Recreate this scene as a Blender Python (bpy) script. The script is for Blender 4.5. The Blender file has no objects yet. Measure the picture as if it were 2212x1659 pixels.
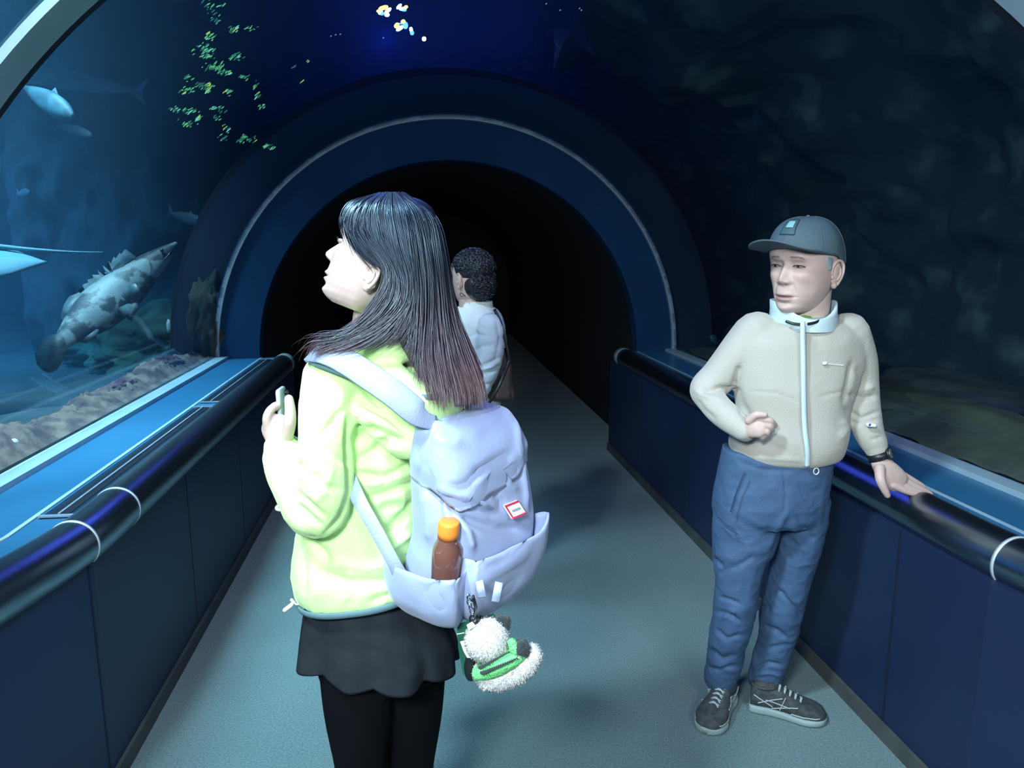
import bpy, bmesh, math, random
import numpy as np
from mathutils import Vector, Matrix
from mathutils import noise as mnoise

# ---------------------------------------------------------------- camera, world, lights, exposure
scene = bpy.context.scene
COL = scene.collection
PI = math.pi
F = 1600.0; CXP, CYP = 1106.0, 829.5
YAW = math.radians(7.2); PIT = math.radians(10.4); H = 1.55
FW = np.array([math.sin(YAW)*math.cos(PIT), math.cos(YAW)*math.cos(PIT), -math.sin(PIT)])
RT = np.array([math.cos(YAW), -math.sin(YAW), 0.0])
UP = np.cross(RT, FW)
CAM = np.array([0, 0, H])
cam = bpy.data.cameras.new('camera'); camo = bpy.data.objects.new('camera', cam); COL.objects.link(camo)
cam.lens = F/2212*36; cam.sensor_width = 36; cam.clip_start = 0.02; cam.clip_end = 100
camo.matrix_world = Matrix(((RT[0], UP[0], -FW[0], 0), (RT[1], UP[1], -FW[1], 0), (RT[2], UP[2], -FW[2], H), (0, 0, 0, 1)))
scene.camera = camo

w = bpy.data.worlds.new('world'); scene.world = w; w.use_nodes = True
w.node_tree.nodes['Background'].inputs[0].default_value = (0.02, 0.05, 0.10, 1)
w.node_tree.nodes['Background'].inputs[1].default_value = 0.12
vs = scene.view_settings
vs.view_transform = 'Standard'; vs.look = 'None'; vs.gamma = 1.0; vs.use_curve_mapping = False; vs.exposure = 0.0
scene.display_settings.display_device = 'sRGB'
try:
    scene.cycles.max_bounces = 6; scene.cycles.transparent_max_bounces = 12
    scene.cycles.volume_bounces = 0; scene.cycles.use_denoising = True
    scene.cycles.sample_clamp_indirect = 4; scene.cycles.caustics_reflective = False; scene.cycles.caustics_refractive = False
    scene.cycles.diffuse_bounces = 3; scene.cycles.glossy_bounces = 3
except Exception: pass

def light(name, kind, loc, target, power, color, size=0.5, size_y=None, **kw):
    l = bpy.data.lights.new(name, kind); o = bpy.data.objects.new(name, l); COL.objects.link(o)
    l.energy = power; l.color = color
    if kind == 'AREA':
        l.shape = 'RECTANGLE'; l.size = size; l.size_y = size_y or size
        if 'spread' in kw: l.spread = math.radians(kw['spread'])
    elif kind == 'SPOT':
        l.shadow_soft_size = size; l.spot_size = math.radians(kw.get('angle', 60)); l.spot_blend = kw.get('blend', .6)
    else: l.shadow_soft_size = size
    o.location = loc
    d = Vector(target) - Vector(loc)
    o.rotation_euler = d.to_track_quat('-Z', 'Y').to_euler()
    return o
# ceiling lamp of the entrance hall behind the viewer, plus an added fill
light('entrance_and_fill_lamp', 'AREA', (-0.62, -0.40, 2.16), (-0.1, 1.5, 1.05), 54, (0.86, 0.96, 1.0), 0.45, 0.35, spread=140)
light('entrance_and_fill_lamp', 'AREA', (0.9, -0.5, 2.05), (1.1, 2.3, .7), 15, (0.84, 0.95, 1.0), 0.8, 0.5, spread=130)  # added fill from the right, not a known hall lamp
# tank lamps over the water, two of them added fills
light('tank_and_fill_lamp', 'AREA', (-1.25, 0.55, 3.55), (0.25, 1.9, 1.0), 40, (0.80, 0.94, 1.0), 0.35, 0.35, spread=85)
light('tank_and_fill_lamp', 'AREA', (-5.6, 5.6, 3.75), (-5.7, 6.4, 0.8), 520, (0.13, 0.52, 1.0), 1.8, 3.0, spread=120)
light('tank_and_fill_lamp', 'AREA', (-2.6, 4.4, 3.7), (-2.1, 4.6, 0.8), 48, (0.45, 0.80, 1.0), .6, .9, spread=70)  # added fill that lights the grouper
light('tank_and_fill_lamp', 'AREA', (-1.75, 2.7, 3.6), (-1.35, 3.0, 0.8), 36, (0.55, 0.88, 1.0), 0.5, 1.4, spread=60)  # added fill, kept narrow to brighten the left counter
light('tank_and_fill_lamp', 'AREA', (3.2, 3.0, 3.7), (3.0, 3.6, 1.0), 13, (0.3, 0.85, 0.95), 1.2, 2.5)
light('tank_and_fill_lamp', 'AREA', (0.2, 6.2, 3.75), (0.1, 5.0, 1.6), 24, (0.10, 0.14, 1.0), 1.6, 2.0)
light('tank_and_fill_lamp', 'AREA', (0.25, 1.4, 3.7), (0.25, 1.6, 0), 22, (0.16, 0.13, 1.0), 0.5, 0.9)

light('tank_and_fill_lamp', 'POINT', (-.2, 6.0, 3.1), (0, 0, 0), 14, (0.04, 0.07, 1.0), .06)

# ---------------------------------------------------------------- helpers
def PZ(px, py, Z):            # point of the photograph at camera depth Z
    return CAM + (FW + RT*(px-CXP)/F + UP*(CYP-py)/F)*Z
def PY(px, py, y):            # ... on the vertical plane at y
    d = FW + RT*(px-CXP)/F + UP*(CYP-py)/F
    return CAM + d*(y/d[1])
def PH(px, py, z):            # ... on the horizontal plane at z
    d = FW + RT*(px-CXP)/F + UP*(CYP-py)/F
    return CAM + d*((z-H)/d[2])
def V(p): return Vector((float(p[0]), float(p[1]), float(p[2])))

def tag(o, label=None, cat=None, group=None, kind=None):
    if label: o['label'] = label
    if cat: o['category'] = cat
    if group: o['group'] = group
    if kind: o['kind'] = kind
    return o
def empty(name, loc, label=None, cat=None, group=None):
    o = bpy.data.objects.new(name, None); COL.objects.link(o); o.location = loc; o.empty_display_size = .1
    return tag(o, label, cat, group)
def obj(name, verts, faces, mats, parent=None, smooth=True, fmat=None):
    me = bpy.data.meshes.new(name); me.from_pydata([tuple(map(float, v)) for v in verts], [], [tuple(map(int, f)) for f in faces]); me.update()
    o = bpy.data.objects.new(name, me); COL.objects.link(o)
    for m in (mats if isinstance(mats, (list, tuple)) else [mats]): me.materials.append(m)
    if smooth: me.polygons.foreach_set('use_smooth', [True]*len(me.polygons))
    if fmat is not None: me.polygons.foreach_set('material_index', list(fmat))
    if parent: setpar(o, parent)
    return o
def setpar(o, p):
    o.parent = p
    o.matrix_parent_inverse = wm(p).inverted()
def wm(p):
    m = Matrix.LocRotScale(p.location, p.rotation_euler, p.scale)
    return (wm(p.parent) @ p.matrix_parent_inverse @ m) if p.parent else m
class MB:
    def __init__(s): s.v = []; s.f = []; s.m = []
    def add(s, v, f, mi=0):
        n = len(s.v); s.v += [tuple(x) for x in v]; s.f += [tuple(i+n for i in q) for q in f]; s.m += [mi]*len(f); return s
    def box(s, a, b, mi=0):
        (x0, y0, z0), (x1, y1, z1) = a, b
        return s.add([(x0,y0,z0),(x1,y0,z0),(x1,y1,z0),(x0,y1,z0),(x0,y0,z1),(x1,y0,z1),(x1,y1,z1),(x0,y1,z1)],
                     [(0,3,2,1),(4,5,6,7),(0,1,5,4),(1,2,6,5),(2,3,7,6),(3,0,4,7)], mi)
    def loft(s, rings, mi=0, cap=True):
        n = len(rings[0]); v = [p for r in rings for p in r]; f = []
        for k in range(len(rings)-1):
            for i in range(n):
                j = (i+1) % n; f.append((k*n+i, k*n+j, (k+1)*n+j, (k+1)*n+i))
        if cap: f.append(tuple(range(n))[::-1]); f.append(tuple((len(rings)-1)*n+i for i in range(n)))
        return s.add(v, f, mi)
    def tube(s, pts, rad, n=10, mi=0, ends=True, sq=None, upv=None):
        pts = [Vector(tuple(map(float, p))) for p in pts]; N = len(pts)
        if not hasattr(rad, '__len__'): rad = [rad]*N
        T = [(pts[min(i+1, N-1)]-pts[max(i-1, 0)]).normalized() for i in range(N)]
        u = Vector(upv) if upv is not None else (Vector((0, 0, 1)) if abs(T[0].z) < .9 else Vector((1, 0, 0)))
        u = (u - T[0]*u.dot(T[0])).normalized(); rings = []
        def ring(c, t, u, a, b):
            w_ = t.cross(u); return [tuple(c + u*(a*math.cos(q)) + w_*(b*math.sin(q))) for q in [2*PI*k/n for k in range(n)]]
        def ab(i):
            r = rad[i]; a, b = r if hasattr(r, '__len__') else (r, r)
            if sq: b *= sq
            return a, b
        for i in range(N):
            u = (u - T[i]*u.dot(T[i]))
            u = u.normalized() if u.length > 1e-6 else Vector((1, 0, 0))
            a, b = ab(i)
            if i == 0 and ends:
                for q in (80, 55, 28):
                    k = math.radians(q); rings.append(ring(pts[0]-T[0]*(min(a, b)*math.sin(k)), T[0], u, a*math.cos(k), b*math.cos(k)))
            rings.append(ring(pts[i], T[i], u, a, b))
            if i == N-1 and ends:
                for q in (28, 55, 80):
                    k = math.radians(q); rings.append(ring(pts[i]+T[i]*(min(a, b)*math.sin(k)), T[i], u, a*math.cos(k), b*math.cos(k)))
        return s.loft(rings, mi)
    def ball(s, c, r, nu=20, nv=14, mi=0, M=None):
        r = r if hasattr(r, '__len__') else (r, r, r); c = Vector(tuple(map(float, c))); rings = []
        for j in range(1, nv):
            a = PI*j/nv
            ring = []
            for i in range(nu):
                b = 2*PI*i/nu; p = Vector((r[0]*math.sin(a)*math.cos(b), r[1]*math.sin(a)*math.sin(b), -r[2]*math.cos(a)))
                ring.append(tuple(c + (M @ p if M else p)))
            rings.append(ring)
        return s.loft(rings, mi)
    def build(s, name, mats, parent=None, smooth=True):
        o = obj(name, s.v, s.f, mats, parent, smooth, s.m)
        bm = bmesh.new(); bm.from_mesh(o.data); bmesh.ops.recalc_face_normals(bm, faces=bm.faces); bm.to_mesh(o.data); bm.free()
        return o
def sm(o, ang=40):
    for p in o.data.polygons: p.use_smooth = True
    try: o.data.set_sharp_from_angle(angle=math.radians(ang))
    except Exception: pass
    return o
def bake(o):                    # apply modifiers
    dg = bpy.context.evaluated_depsgraph_get(); dg.update()
    me = bpy.data.meshes.new_from_object(o.evaluated_get(dg)); old = o.data; o.modifiers.clear(); o.data = me
    bpy.data.meshes.remove(old); return o
def fuse(o, vox, smooth=6, fac=.5):
    mats = list(o.data.materials)
    m = o.modifiers.new('r', 'REMESH'); m.mode = 'VOXEL'; m.voxel_size = vox; m.use_smooth_shade = True
    if smooth:
        q = o.modifiers.new('s', 'SMOOTH'); q.factor = fac; q.iterations = smooth
    bake(o)
    if len(o.data.materials) == 0:
        for k in mats: o.data.materials.append(k)
    o.data.polygons.foreach_set('use_smooth', [True]*len(o.data.polygons))
    return o
def getv(o):
    a = np.empty(len(o.data.vertices)*3, np.float32); o.data.vertices.foreach_get('co', a); return a.reshape(-1, 3).astype(float)
def getn(o):
    a = np.empty(len(o.data.vertices)*3, np.float32); o.data.vertices.foreach_get('normal', a); return a.reshape(-1, 3).astype(float)
def setv(o, a):
    o.data.vertices.foreach_set('co', a.astype(np.float32).ravel()); o.data.update()
def projpx(a):
    v = a-CAM; z = v@FW; return np.stack([CXP+F*(v@RT)/z, CYP-F*(v@UP)/z], 1), z
def folds(o, lines, back=False):
    """cloth folds: each (points px, half width px, height m) raises or sinks the side of the cloth that holds the line"""
    a = getv(o); n = getn(o); p, z = projpx(a); view = (a-CAM); view /= np.linalg.norm(view, axis=1)[:, None]
    face = np.clip(-(n*view).sum(1)*3, 0, 1); d = np.zeros(len(a))
    for pts, wd, ht in lines:
        pts = np.array(pts, float); best = np.full(len(a), 1e9); tt = np.zeros(len(a)); L = 0
        seg = np.linalg.norm(np.diff(pts, axis=0), axis=1); tot = seg.sum()
        for i in range(len(pts)-1):
            ab = pts[i+1]-pts[i]; t = np.clip(((p-pts[i])@ab)/(ab@ab+1e-9), 0, 1)
            q = p-(pts[i]+t[:, None]*ab); dist = np.hypot(q[:, 0], q[:, 1]); s = dist < best
            best[s] = dist[s]; tt[s] = (L+t[s]*seg[i])/tot; L += seg[i]
        taper = np.clip(np.minimum(tt, 1-tt)*5+.25, 0, 1)
        d += ht*np.exp(-(best/wd)**2)*taper
    a += n*(d*face)[:, None]
    setv(o, a); return o
def nfold(o, amp, scale, stretch=(1, 1, 1), seed=0, ridged=True):
    a = getv(o); n = getn(o); out = np.empty(len(a))
    for i, q in enumerate(a*np.array(stretch)*scale):
        s = mnoise.noise(Vector((q[0]+seed, q[1]+seed*.7, q[2])))
        out[i] = (1-2*abs(s)-.5) if ridged else s
    setv(o, a+n*(out*amp)[:, None]); return o
def crspline(pts, k=8):
    P = [np.array(p, float) for p in pts]; P = [2*P[0]-P[1]]+P+[2*P[-1]-P[-2]]; out = []
    for i in range(1, len(P)-2):
        for j in range(k):
            t = j/k; out.append(.5*((2*P[i])+(-P[i-1]+P[i+1])*t+(2*P[i-1]-5*P[i]+4*P[i+1]-P[i+2])*t*t+(-P[i-1]+3*P[i]-3*P[i+1]+P[i+2])*t**3))
    out.append(P[-2]); return out

# ---------------------------------------------------------------- materials
def mat(name, col, rough=.6, metal=0, col2=None, scale=8, detail=4, bump=0, bscale=None, spec=None, sheen=0, coat=0, stretch=(1, 1, 1), lo=.4, hi=.6, emis=None, estr=0, trans=0, ior=None, alpha=None, sss=0):
    m = bpy.data.materials.new(name); m.use_nodes = True; nt = m.node_tree; b = nt.nodes['Principled BSDF']
    b.inputs['Base Color'].default_value = (*col, 1); b.inputs['Roughness'].default_value = rough; b.inputs['Metallic'].default_value = metal
    if spec is not None: b.inputs['Specular IOR Level'].default_value = spec
    if sheen: b.inputs['Sheen Weight'].default_value = sheen
    if coat: b.inputs['Coat Weight'].default_value = coat
    if sss:
        b.inputs['Subsurface Weight'].default_value = sss; b.inputs['Subsurface Scale'].default_value = .01; b.inputs['Subsurface Radius'].default_value = (1, .35, .2)
    if trans: b.inputs['Transmission Weight'].default_value = trans
    if ior: b.inputs['IOR'].default_value = ior
    if alpha is not None: b.inputs['Alpha'].default_value = alpha
    if emis: b.inputs['Emission Color'].default_value = (*emis, 1); b.inputs['Emission Strength'].default_value = estr
    tc = nt.nodes.new('ShaderNodeTexCoord'); mp = nt.nodes.new('ShaderNodeMapping'); mp.inputs['Scale'].default_value = stretch
    nt.links.new(tc.outputs['Object'], mp.inputs['Vector'])
    nz = nt.nodes.new('ShaderNodeTexNoise'); nz.inputs['Scale'].default_value = scale; nz.inputs['Detail'].default_value = detail
    nt.links.new(mp.outputs[0], nz.inputs['Vector'])
    if col2 is None: col2 = tuple(min(1, c*.86) for c in col)
    r = nt.nodes.new('ShaderNodeValToRGB'); r.color_ramp.elements[0].position = lo; r.color_ramp.elements[1].position = hi
    r.color_ramp.elements[0].color = (*col, 1); r.color_ramp.elements[1].color = (*col2, 1)
    nt.links.new(nz.outputs['Fac'], r.inputs[0]); nt.links.new(r.outputs[0], b.inputs['Base Color'])
    if bump:
        n2 = nt.nodes.new('ShaderNodeTexNoise'); n2.inputs['Scale'].default_value = bscale or scale*3; n2.inputs['Detail'].default_value = 5
        nt.links.new(mp.outputs[0], n2.inputs['Vector'])
        bp = nt.nodes.new('ShaderNodeBump'); bp.inputs['Strength'].default_value = bump; bp.inputs['Distance'].default_value = .01
        nt.links.new(n2.outputs['Fac'], bp.inputs['Height']); nt.links.new(bp.outputs[0], b.inputs['Normal'])
    return m
M_navy = mat('navy_panel', (.009, .024, .072), .5, col2=(.007, .019, .06), scale=2.5, bump=.03, bscale=60)
M_seam = mat('panel_seam', (.004, .012, .03), .6)
M_base = mat('baseboard_rubber', (.075, .085, .08), .55, col2=(.055, .065, .062), scale=9)
M_steel = mat('brushed_steel', (.30, .36, .42), .3, 1.0, col2=(.24, .30, .36), scale=60, stretch=(1, .03, 1), bump=.04)
M_counter = mat('blue_counter', (.025, .155, .31), .35, col2=(.022, .14, .28), scale=3, bump=.02)
M_frame = mat('pale_frame', (.32, .47, .55), .5, col2=(.29, .43, .51), scale=5)
M_slot = mat('slot_dark', (.004, .008, .02), .5)
M_tray = mat('vent_metal', (.03, .08, .14), .3, .6, col2=(.025, .07, .12), scale=20)
M_portal = mat('portal_paint', (.007, .044, .115), .85, col2=(.006, .038, .10), scale=2, bump=.02, spec=.15)
M_flange = mat('flange_concrete', (.003, .012, .03), .8)
M_rim = mat('portal_rim', (.25, .34, .42), .5)
M_rock = mat('tank_rock', (.010, .024, .032), .95, col2=(.11, .18, .15), scale=3.4, detail=12, bump=1.0, bscale=9, lo=.52, hi=.74)
M_deep = mat('dark_backing_rock', (.010, .02, .03), .95, col2=(.022, .04, .05), scale=2, detail=8, bump=.6, bscale=5)
M_sand = mat('seabed_sand', (.035, .055, .06), .95, col2=(.022, .038, .04), scale=5, bump=.4, bscale=30)

def carpet():
    m = mat('carpet', (.105, .205, .22), .95, col2=(.08, .165, .18), scale=1.3, detail=3, bump=.5, bscale=220, sheen=.2, lo=.35, hi=.7)
    nt = m.node_tree; b = nt.nodes['Principled BSDF']; src = b.inputs['Base Color'].links[0].from_socket
    tc = nt.nodes.new('ShaderNodeTexCoord'); nz = nt.nodes.new('ShaderNodeTexNoise'); nz.inputs['Scale'].default_value = 150; nz.inputs['Detail'].default_value = 2
    nt.links.new(tc.outputs['Object'], nz.inputs['Vector'])
    r = nt.nodes.new('ShaderNodeValToRGB'); r.color_ramp.elements[0].color = (.72, .72, .72, 1); r.color_ramp.elements[1].color = (1.2, 1.2, 1.2, 1)
    r.color_ramp.elements[0].position = .35; r.color_ramp.elements[1].position = .65
    nt.links.new(nz.outputs['Fac'], r.inputs[0])
    mx = nt.nodes.new('ShaderNodeMix'); mx.data_type = 'RGBA'; mx.blend_type = 'MULTIPLY'; mx.inputs[0].default_value = 1
    nt.links.new(src, mx.inputs[6]); nt.links.new(r.outputs[0], mx.inputs[7]); nt.links.new(mx.outputs[2], b.inputs['Base Color'])
    return m
M_carpet = carpet()
def acrylic():
    m = bpy.data.materials.new('acrylic'); m.use_nodes = True; nt = m.node_tree; nt.nodes.clear()
    o = nt.nodes.new('ShaderNodeOutputMaterial'); t = nt.nodes.new('ShaderNodeBsdfTransparent'); g = nt.nodes.new('ShaderNodeBsdfGlossy')
    f = nt.nodes.new('ShaderNodeFresnel'); f.inputs[0].default_value = 1.42; mx = nt.nodes.new('ShaderNodeMixShader')
    t.inputs[0].default_value = (.93, .97, .98, 1); g.inputs['Roughness'].default_value = .03; g.inputs[0].default_value = (.8, .9, 1, 1)
    ge = nt.nodes.new('ShaderNodeNewGeometry'); iv = nt.nodes.new('ShaderNodeMath'); iv.operation = 'SUBTRACT'; iv.inputs[0].default_value = 1
    ml = nt.nodes.new('ShaderNodeMath'); ml.operation = 'MULTIPLY'; nt.links.new(ge.outputs['Backfacing'], iv.inputs[1]); nt.links.new(iv.outputs[0], ml.inputs[1]); nt.links.new(f.outputs[0], ml.inputs[0])
    nt.links.new(ml.outputs[0], mx.inputs[0]); nt.links.new(t.outputs[0], mx.inputs[1]); nt.links.new(g.outputs[0], mx.inputs[2]); nt.links.new(mx.outputs[0], o.inputs[0])
    return m
M_acryl = acrylic()

# ---------------------------------------------------------------- the setting
TX, R0, ZS = 0.255, 1.665, 0.775          # tunnel axis, inner radius, sill height
YP = 5.42                                 # portal plane
def struct(o): o['kind'] = 'structure'; return o
struct(MB().box((-3.5, -3, -.1), (4, 14, 0)).build('floor', M_carpet, smooth=False))
WL = [(-.91, YP+.05), (-.91, 2.06), (-1.25, .35), (-1.45, -2.5)]
WR = [(1.45, YP+.05), (1.45, 1.62), (1.85, 0), (2.05, -2.5)]
def strip(pts, off0, off1, z0, z1, side, name, m, smooth=False):
    """a band that follows the wall line between two offsets away from the walkway"""
    b = MB(); r = []
    for i, (x, y) in enumerate(pts):
        r.append([(x+side*off0, y, z0), (x+side*off1, y, z0), (x+side*off1, y, z1), (x+side*off0, y, z1)])
    b.loft(r); return b.build(name, m, None, smooth)
for side, W, nm in ((-1, WL, 'left'), (1, WR, 'right')):
    struct(strip(W, 0, .05, 0, .70, side, 'wall_'+nm, M_navy))
    struct(strip(W, -.012, 0, 0, .055, side, 'baseboard_'+nm, M_base))
# panel seams: upright joints of the wall cladding
def seams(W, side, ys, root_name):
    b = MB()
    for y in ys:
        for k in range(len(W)-1):
            (x0, y0), (x1, y1) = W[k], W[k+1]
            if y1 <= y <= y0:
                x = x0+(x1-x0)*(y0-y)/(y0-y1)
                b.box((x-side*.0015-.001, y-.004, .06), (x+.001, y+.004, .70)) if side < 0 else b.box((x-.0025, y-.004, .06), (x+.001, y+.004, .70))
    o = b.build(root_name, M_seam, None, False); return struct(o)
seams(WL, -1, (4.6, 3.75, 2.9, 2.04, 1.62, 1.2), 'trim_1')
seams(WR, 1, (4.7, 3.8, 2.9, 1.98, 1.2), 'trim_2')
# sill counters and the pale ledge under the glass
def sill(W, side, x_in, x_out, nm):
    b = MB(); r = []
    for (x, y) in W:
        xo = side*(x_out + (abs(x)-abs(W[0][0])))
        xi = x+side*.05
        r.append([(xi, y, ZS-.04), (xo, y, ZS-.04), (xo, y, ZS), (xi, y, ZS)])
    return struct(MB().loft(r).build(nm, M_counter, None, False))
sill(WL, -1, 0, 1.42, 'trim_3'); sill(WR, 1, 0, 1.93, 'trim_4')
def ledge(W, side, xc, nm, w_=.075, h=.02, m=M_frame):
    r = []
    for (x, y) in W:
        xo = side*(xc+(abs(x)-abs(W[0][0])))
        r.append([(xo, y, ZS-.02), (xo+side*w_, y, ZS-.02), (xo+side*w_, y, ZS+h), (xo, y, ZS+h)])
    return struct(MB().loft(r).build(nm, m, None, False))
ledge(WL, -1, 1.345, 'trim_5'); ledge(WR, 1, 1.865, 'trim_6', .07)
ledge(WL, -1, 1.118, 'trim_7', .014, .004); ledge(WR, 1, 1.64, 'trim_8', .012, .003)

# handrails
def handrail(W, side, label, joints):
    root = empty('handrail', (W[0][0], W[0][1], .7), label, 'handrail', None)
    xo = .045 if side < 0 else .075
    pts = [(x+side*xo, y, .742) for x, y in W]; P = []
    for k in range(len(pts)-1):
        a, c = Vector(pts[k]), Vector(pts[k+1])
        n = max(2, int((a-c).length/.12)); P += [a.lerp(c, i/n) for i in range(n)]
    P.append(Vector(pts[-1]))
    P = [P[0]]+[(P[i-1]+P[i]*2+P[i+1])/4 for i in range(1, len(P)-1)]+[P[-1]]
    b = MB(); b.tube(P[1:], .07, 40, ends=False, upv=(0, 0, 1)); b.build('rail', M_steel, root)
    for y in joints:
        for k in range(len(P)-1):
            if P[k+1].y <= y <= P[k].y:
                t = (P[k].y-y)/(P[k].y-P[k+1].y); c = P[k].lerp(P[k+1], t); d = (P[k+1]-P[k]).normalized()
                MB().tube([c-d*.0045, c+d*.0045], .0718, 40, ends=False, upv=(0, 0, 1)).build('joint_collar', M_bright, root)
    e = MB(); c = P[1]
    e.tube([c+Vector((0, .07, 0)), c+Vector((0, .05, 0)), c+Vector((0, -.03, 0))], [.045, .071, .0715], 32, upv=(0, 0, 1))
    e.build('end_cap', M_bright, root)
    return root
M_bright = mat('polished_steel', (.60, .72, .78), .4, .3)
handrail(WL, -1, 'thick dark steel handrail along the left wall below the slotted vents', (2.07, 2.36))
handrail(WR, 1, 'thick dark steel handrail along the right wall, touched by the man in the cap', (1.64,))

# slotted air vents let into the left counter
def vent(y0, y1, label, side=-1, xc=-1.06):
    root = empty('air_vent', (xc, y0, ZS), label, 'vent', 'air vents along the handrails')
    b = MB(); b.box((xc-.045, y0, ZS), (xc+.045, y1, ZS+.004)); b.build('tray', M_tray, root, False)
    for dx in (-.0155, .0155):
        MB().box((xc+dx-.011, y0+.02, ZS+.0035), (xc+dx+.011, y1-.02, ZS+.006)).build('slot', M_slot, root, False)
    MB().box((xc-.0035, y0+.02, ZS+.003), (xc+.0035, y1-.02, ZS+.010)).build('divider', M_frame2, root, False)
    for y in (y0, y1-.014):
        MB().box((xc-.05, y, ZS+.002), (xc+.05, y+.014, ZS+.009)).build('end_strip', M_frame2, root, False)
M_frame2 = mat('thin_alloy', (.25, .38, .48), .4, .3)
vent(2.20, 3.74, 'long slotted air vent nearest the viewer beside the left handrail')
vent(3.84, 5.35, 'far slotted air vent ending at the arch beside the left handrail')

# portal: blue face ring, pale rim, flange in the water, dark tunnel beyond
def arcpts(r, y, n=72, z0=None, a0=0, a1=PI):
    return [(TX+r*math.cos(a0+(a1-a0)*k/n), y, ZS+r*math.sin(a0+(a1-a0)*k/n)) for k in range(n+1)]
def arch(r0, r1, y0, y1, name, m, drop=0, n=72):
    rings = []
    def pr(a, zoff=0):
        c, s = math.cos(a), math.sin(a)
        return [(TX+r0*c, y0, ZS+r0*s+zoff), (TX+r1*c, y0, ZS+r1*s+zoff), (TX+r1*c, y1, ZS+r1*s+zoff), (TX+r0*c, y1, ZS+r0*s+zoff)]
    if drop: rings.append(pr(0, -drop))
    for k in range(n+1): rings.append(pr(PI*k/n))
    if drop: rings.append(pr(PI, -drop))
    return sm(MB().loft(rings).build(name, m))
struct(arch(1.385, 1.70, YP, YP+.14, 'wall_portal', M_portal, drop=ZS-.001))
struct(arch(1.655, 1.685, YP-.03, YP, 'trim_9', M_rim))
struct(arch(1.70, 2.02, YP+.10, YP+.4, 'wall_flange', M_flange, drop=.3))
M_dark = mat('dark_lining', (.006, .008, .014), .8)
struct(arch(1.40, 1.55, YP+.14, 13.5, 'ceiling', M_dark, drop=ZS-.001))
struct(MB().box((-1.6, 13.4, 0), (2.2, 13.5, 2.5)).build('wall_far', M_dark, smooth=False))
# acrylic tunnel in three shells with joint ribs
def shell(y0, y1, name, a0=0.0, a1=PI, s0=0, s1=0):
    n = 96; rings = []
    for k in range(n+1):
        a = a0+(a1-a0)*k/n; c, s = math.cos(a), math.sin(a); r0, r1 = R0, R0+.04; ya, yb = y0-s0*c, y1-s1*c
        rings.append([(TX+r0*c, ya, ZS+r0*s), (TX+r1*c, ya, ZS+r1*s), (TX+r1*c, yb, ZS+r1*s), (TX+r0*c, yb, ZS+r0*s)])
    return struct(sm(MB().loft(rings).build(name, M_acryl)))
shell(1.81, YP-.03, 'window_1', s0=.29); shell(-.06, 1.665, 'window_2', s1=.29)
struct(arch(1.66, 6.4, -.16, -.06, 'wall_entrance', M_navy, drop=ZS-.001))
# near joint rib, slightly skewed across the tunnel
def rib(y0, skew, wd, name, m, ra, rb):
    rings = []
    for k in range(97):
        a = PI*k/96; c, s = math.cos(a), math.sin(a); y = y0-skew*c
        rings.append([(TX+ra*c, y, ZS+ra*s), (TX+rb*c, y, ZS+rb*s), (TX+rb*c, y+wd, ZS+rb*s), (TX+ra*c, y+wd, ZS+ra*s)])
    return struct(sm(MB().loft(rings).build(name, m)))
rib(1.665, .29, .11, 'trim_10', M_frame, 1.652, 1.672)
rib(1.775, .29, .035, 'trim_11', M_slot, 1.657, 1.672)
# hall behind the viewer
struct(MB().box((-3.5, -3.1, 0), (4, -3, 3.6)).build('wall_back', M_navy, smooth=False))

# ---------------------------------------------------------------- the tank
def rockwall(f, nu, nv, name, m, amp=.35, sc=.8, seed=0, n2=None, kind=True):
    v = []; fc = []
    for j in range(nv+1):
        for i in range(nu+1):
            p, n = f(i/nu, j/nv); p = Vector(p); n = Vector(n)
            q = p*sc+Vector((seed, seed*.3, 0)); d = mnoise.fractal(q, 1.0, 2.1, 5)*amp+mnoise.fractal(q*3.1, 1.0, 2.1, 4)*amp*.35
            v.append(tuple(p+n*d))
    for j in range(nv):
        for i in range(nu):
            a = j*(nu+1)+i; fc.append((a, a+1, a+nu+2, a+nu+1))
    o = obj(name, v, fc, m)
    if kind: struct(o)
    return o
M_bluewall = mat('tank_backdrop', (.05, .16, .26), .9, col2=(.035, .12, .20), scale=.6, detail=5, bump=.2, bscale=3)
struct(MB().box((-8.2, -2, -.5), (-8.0, 15, 7)).build('wall_tank_left', M_bluewall, smooth=False))
struct(MB().box((-8.2, 14.8, -.5), (6.2, 15, 7)).build('wall_tank_far', M_bluewall, smooth=False))
# craggy rock face close outside the glass on the right
def rf(u, v):
    y = .0+13*u; a = v*1.0
    ang = math.radians(-14+92*v)
    r = 2.75+.5*v+.35*math.sin(y*.9)
    return (TX+.2+r*math.cos(ang)*1.05, y, .75+r*math.sin(ang)*.85), (-math.cos(ang), 0, -math.sin(ang))
rockwall(rf, 190, 70, 'wall_rock', M_rock, .42, .75, 3.3)

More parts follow.
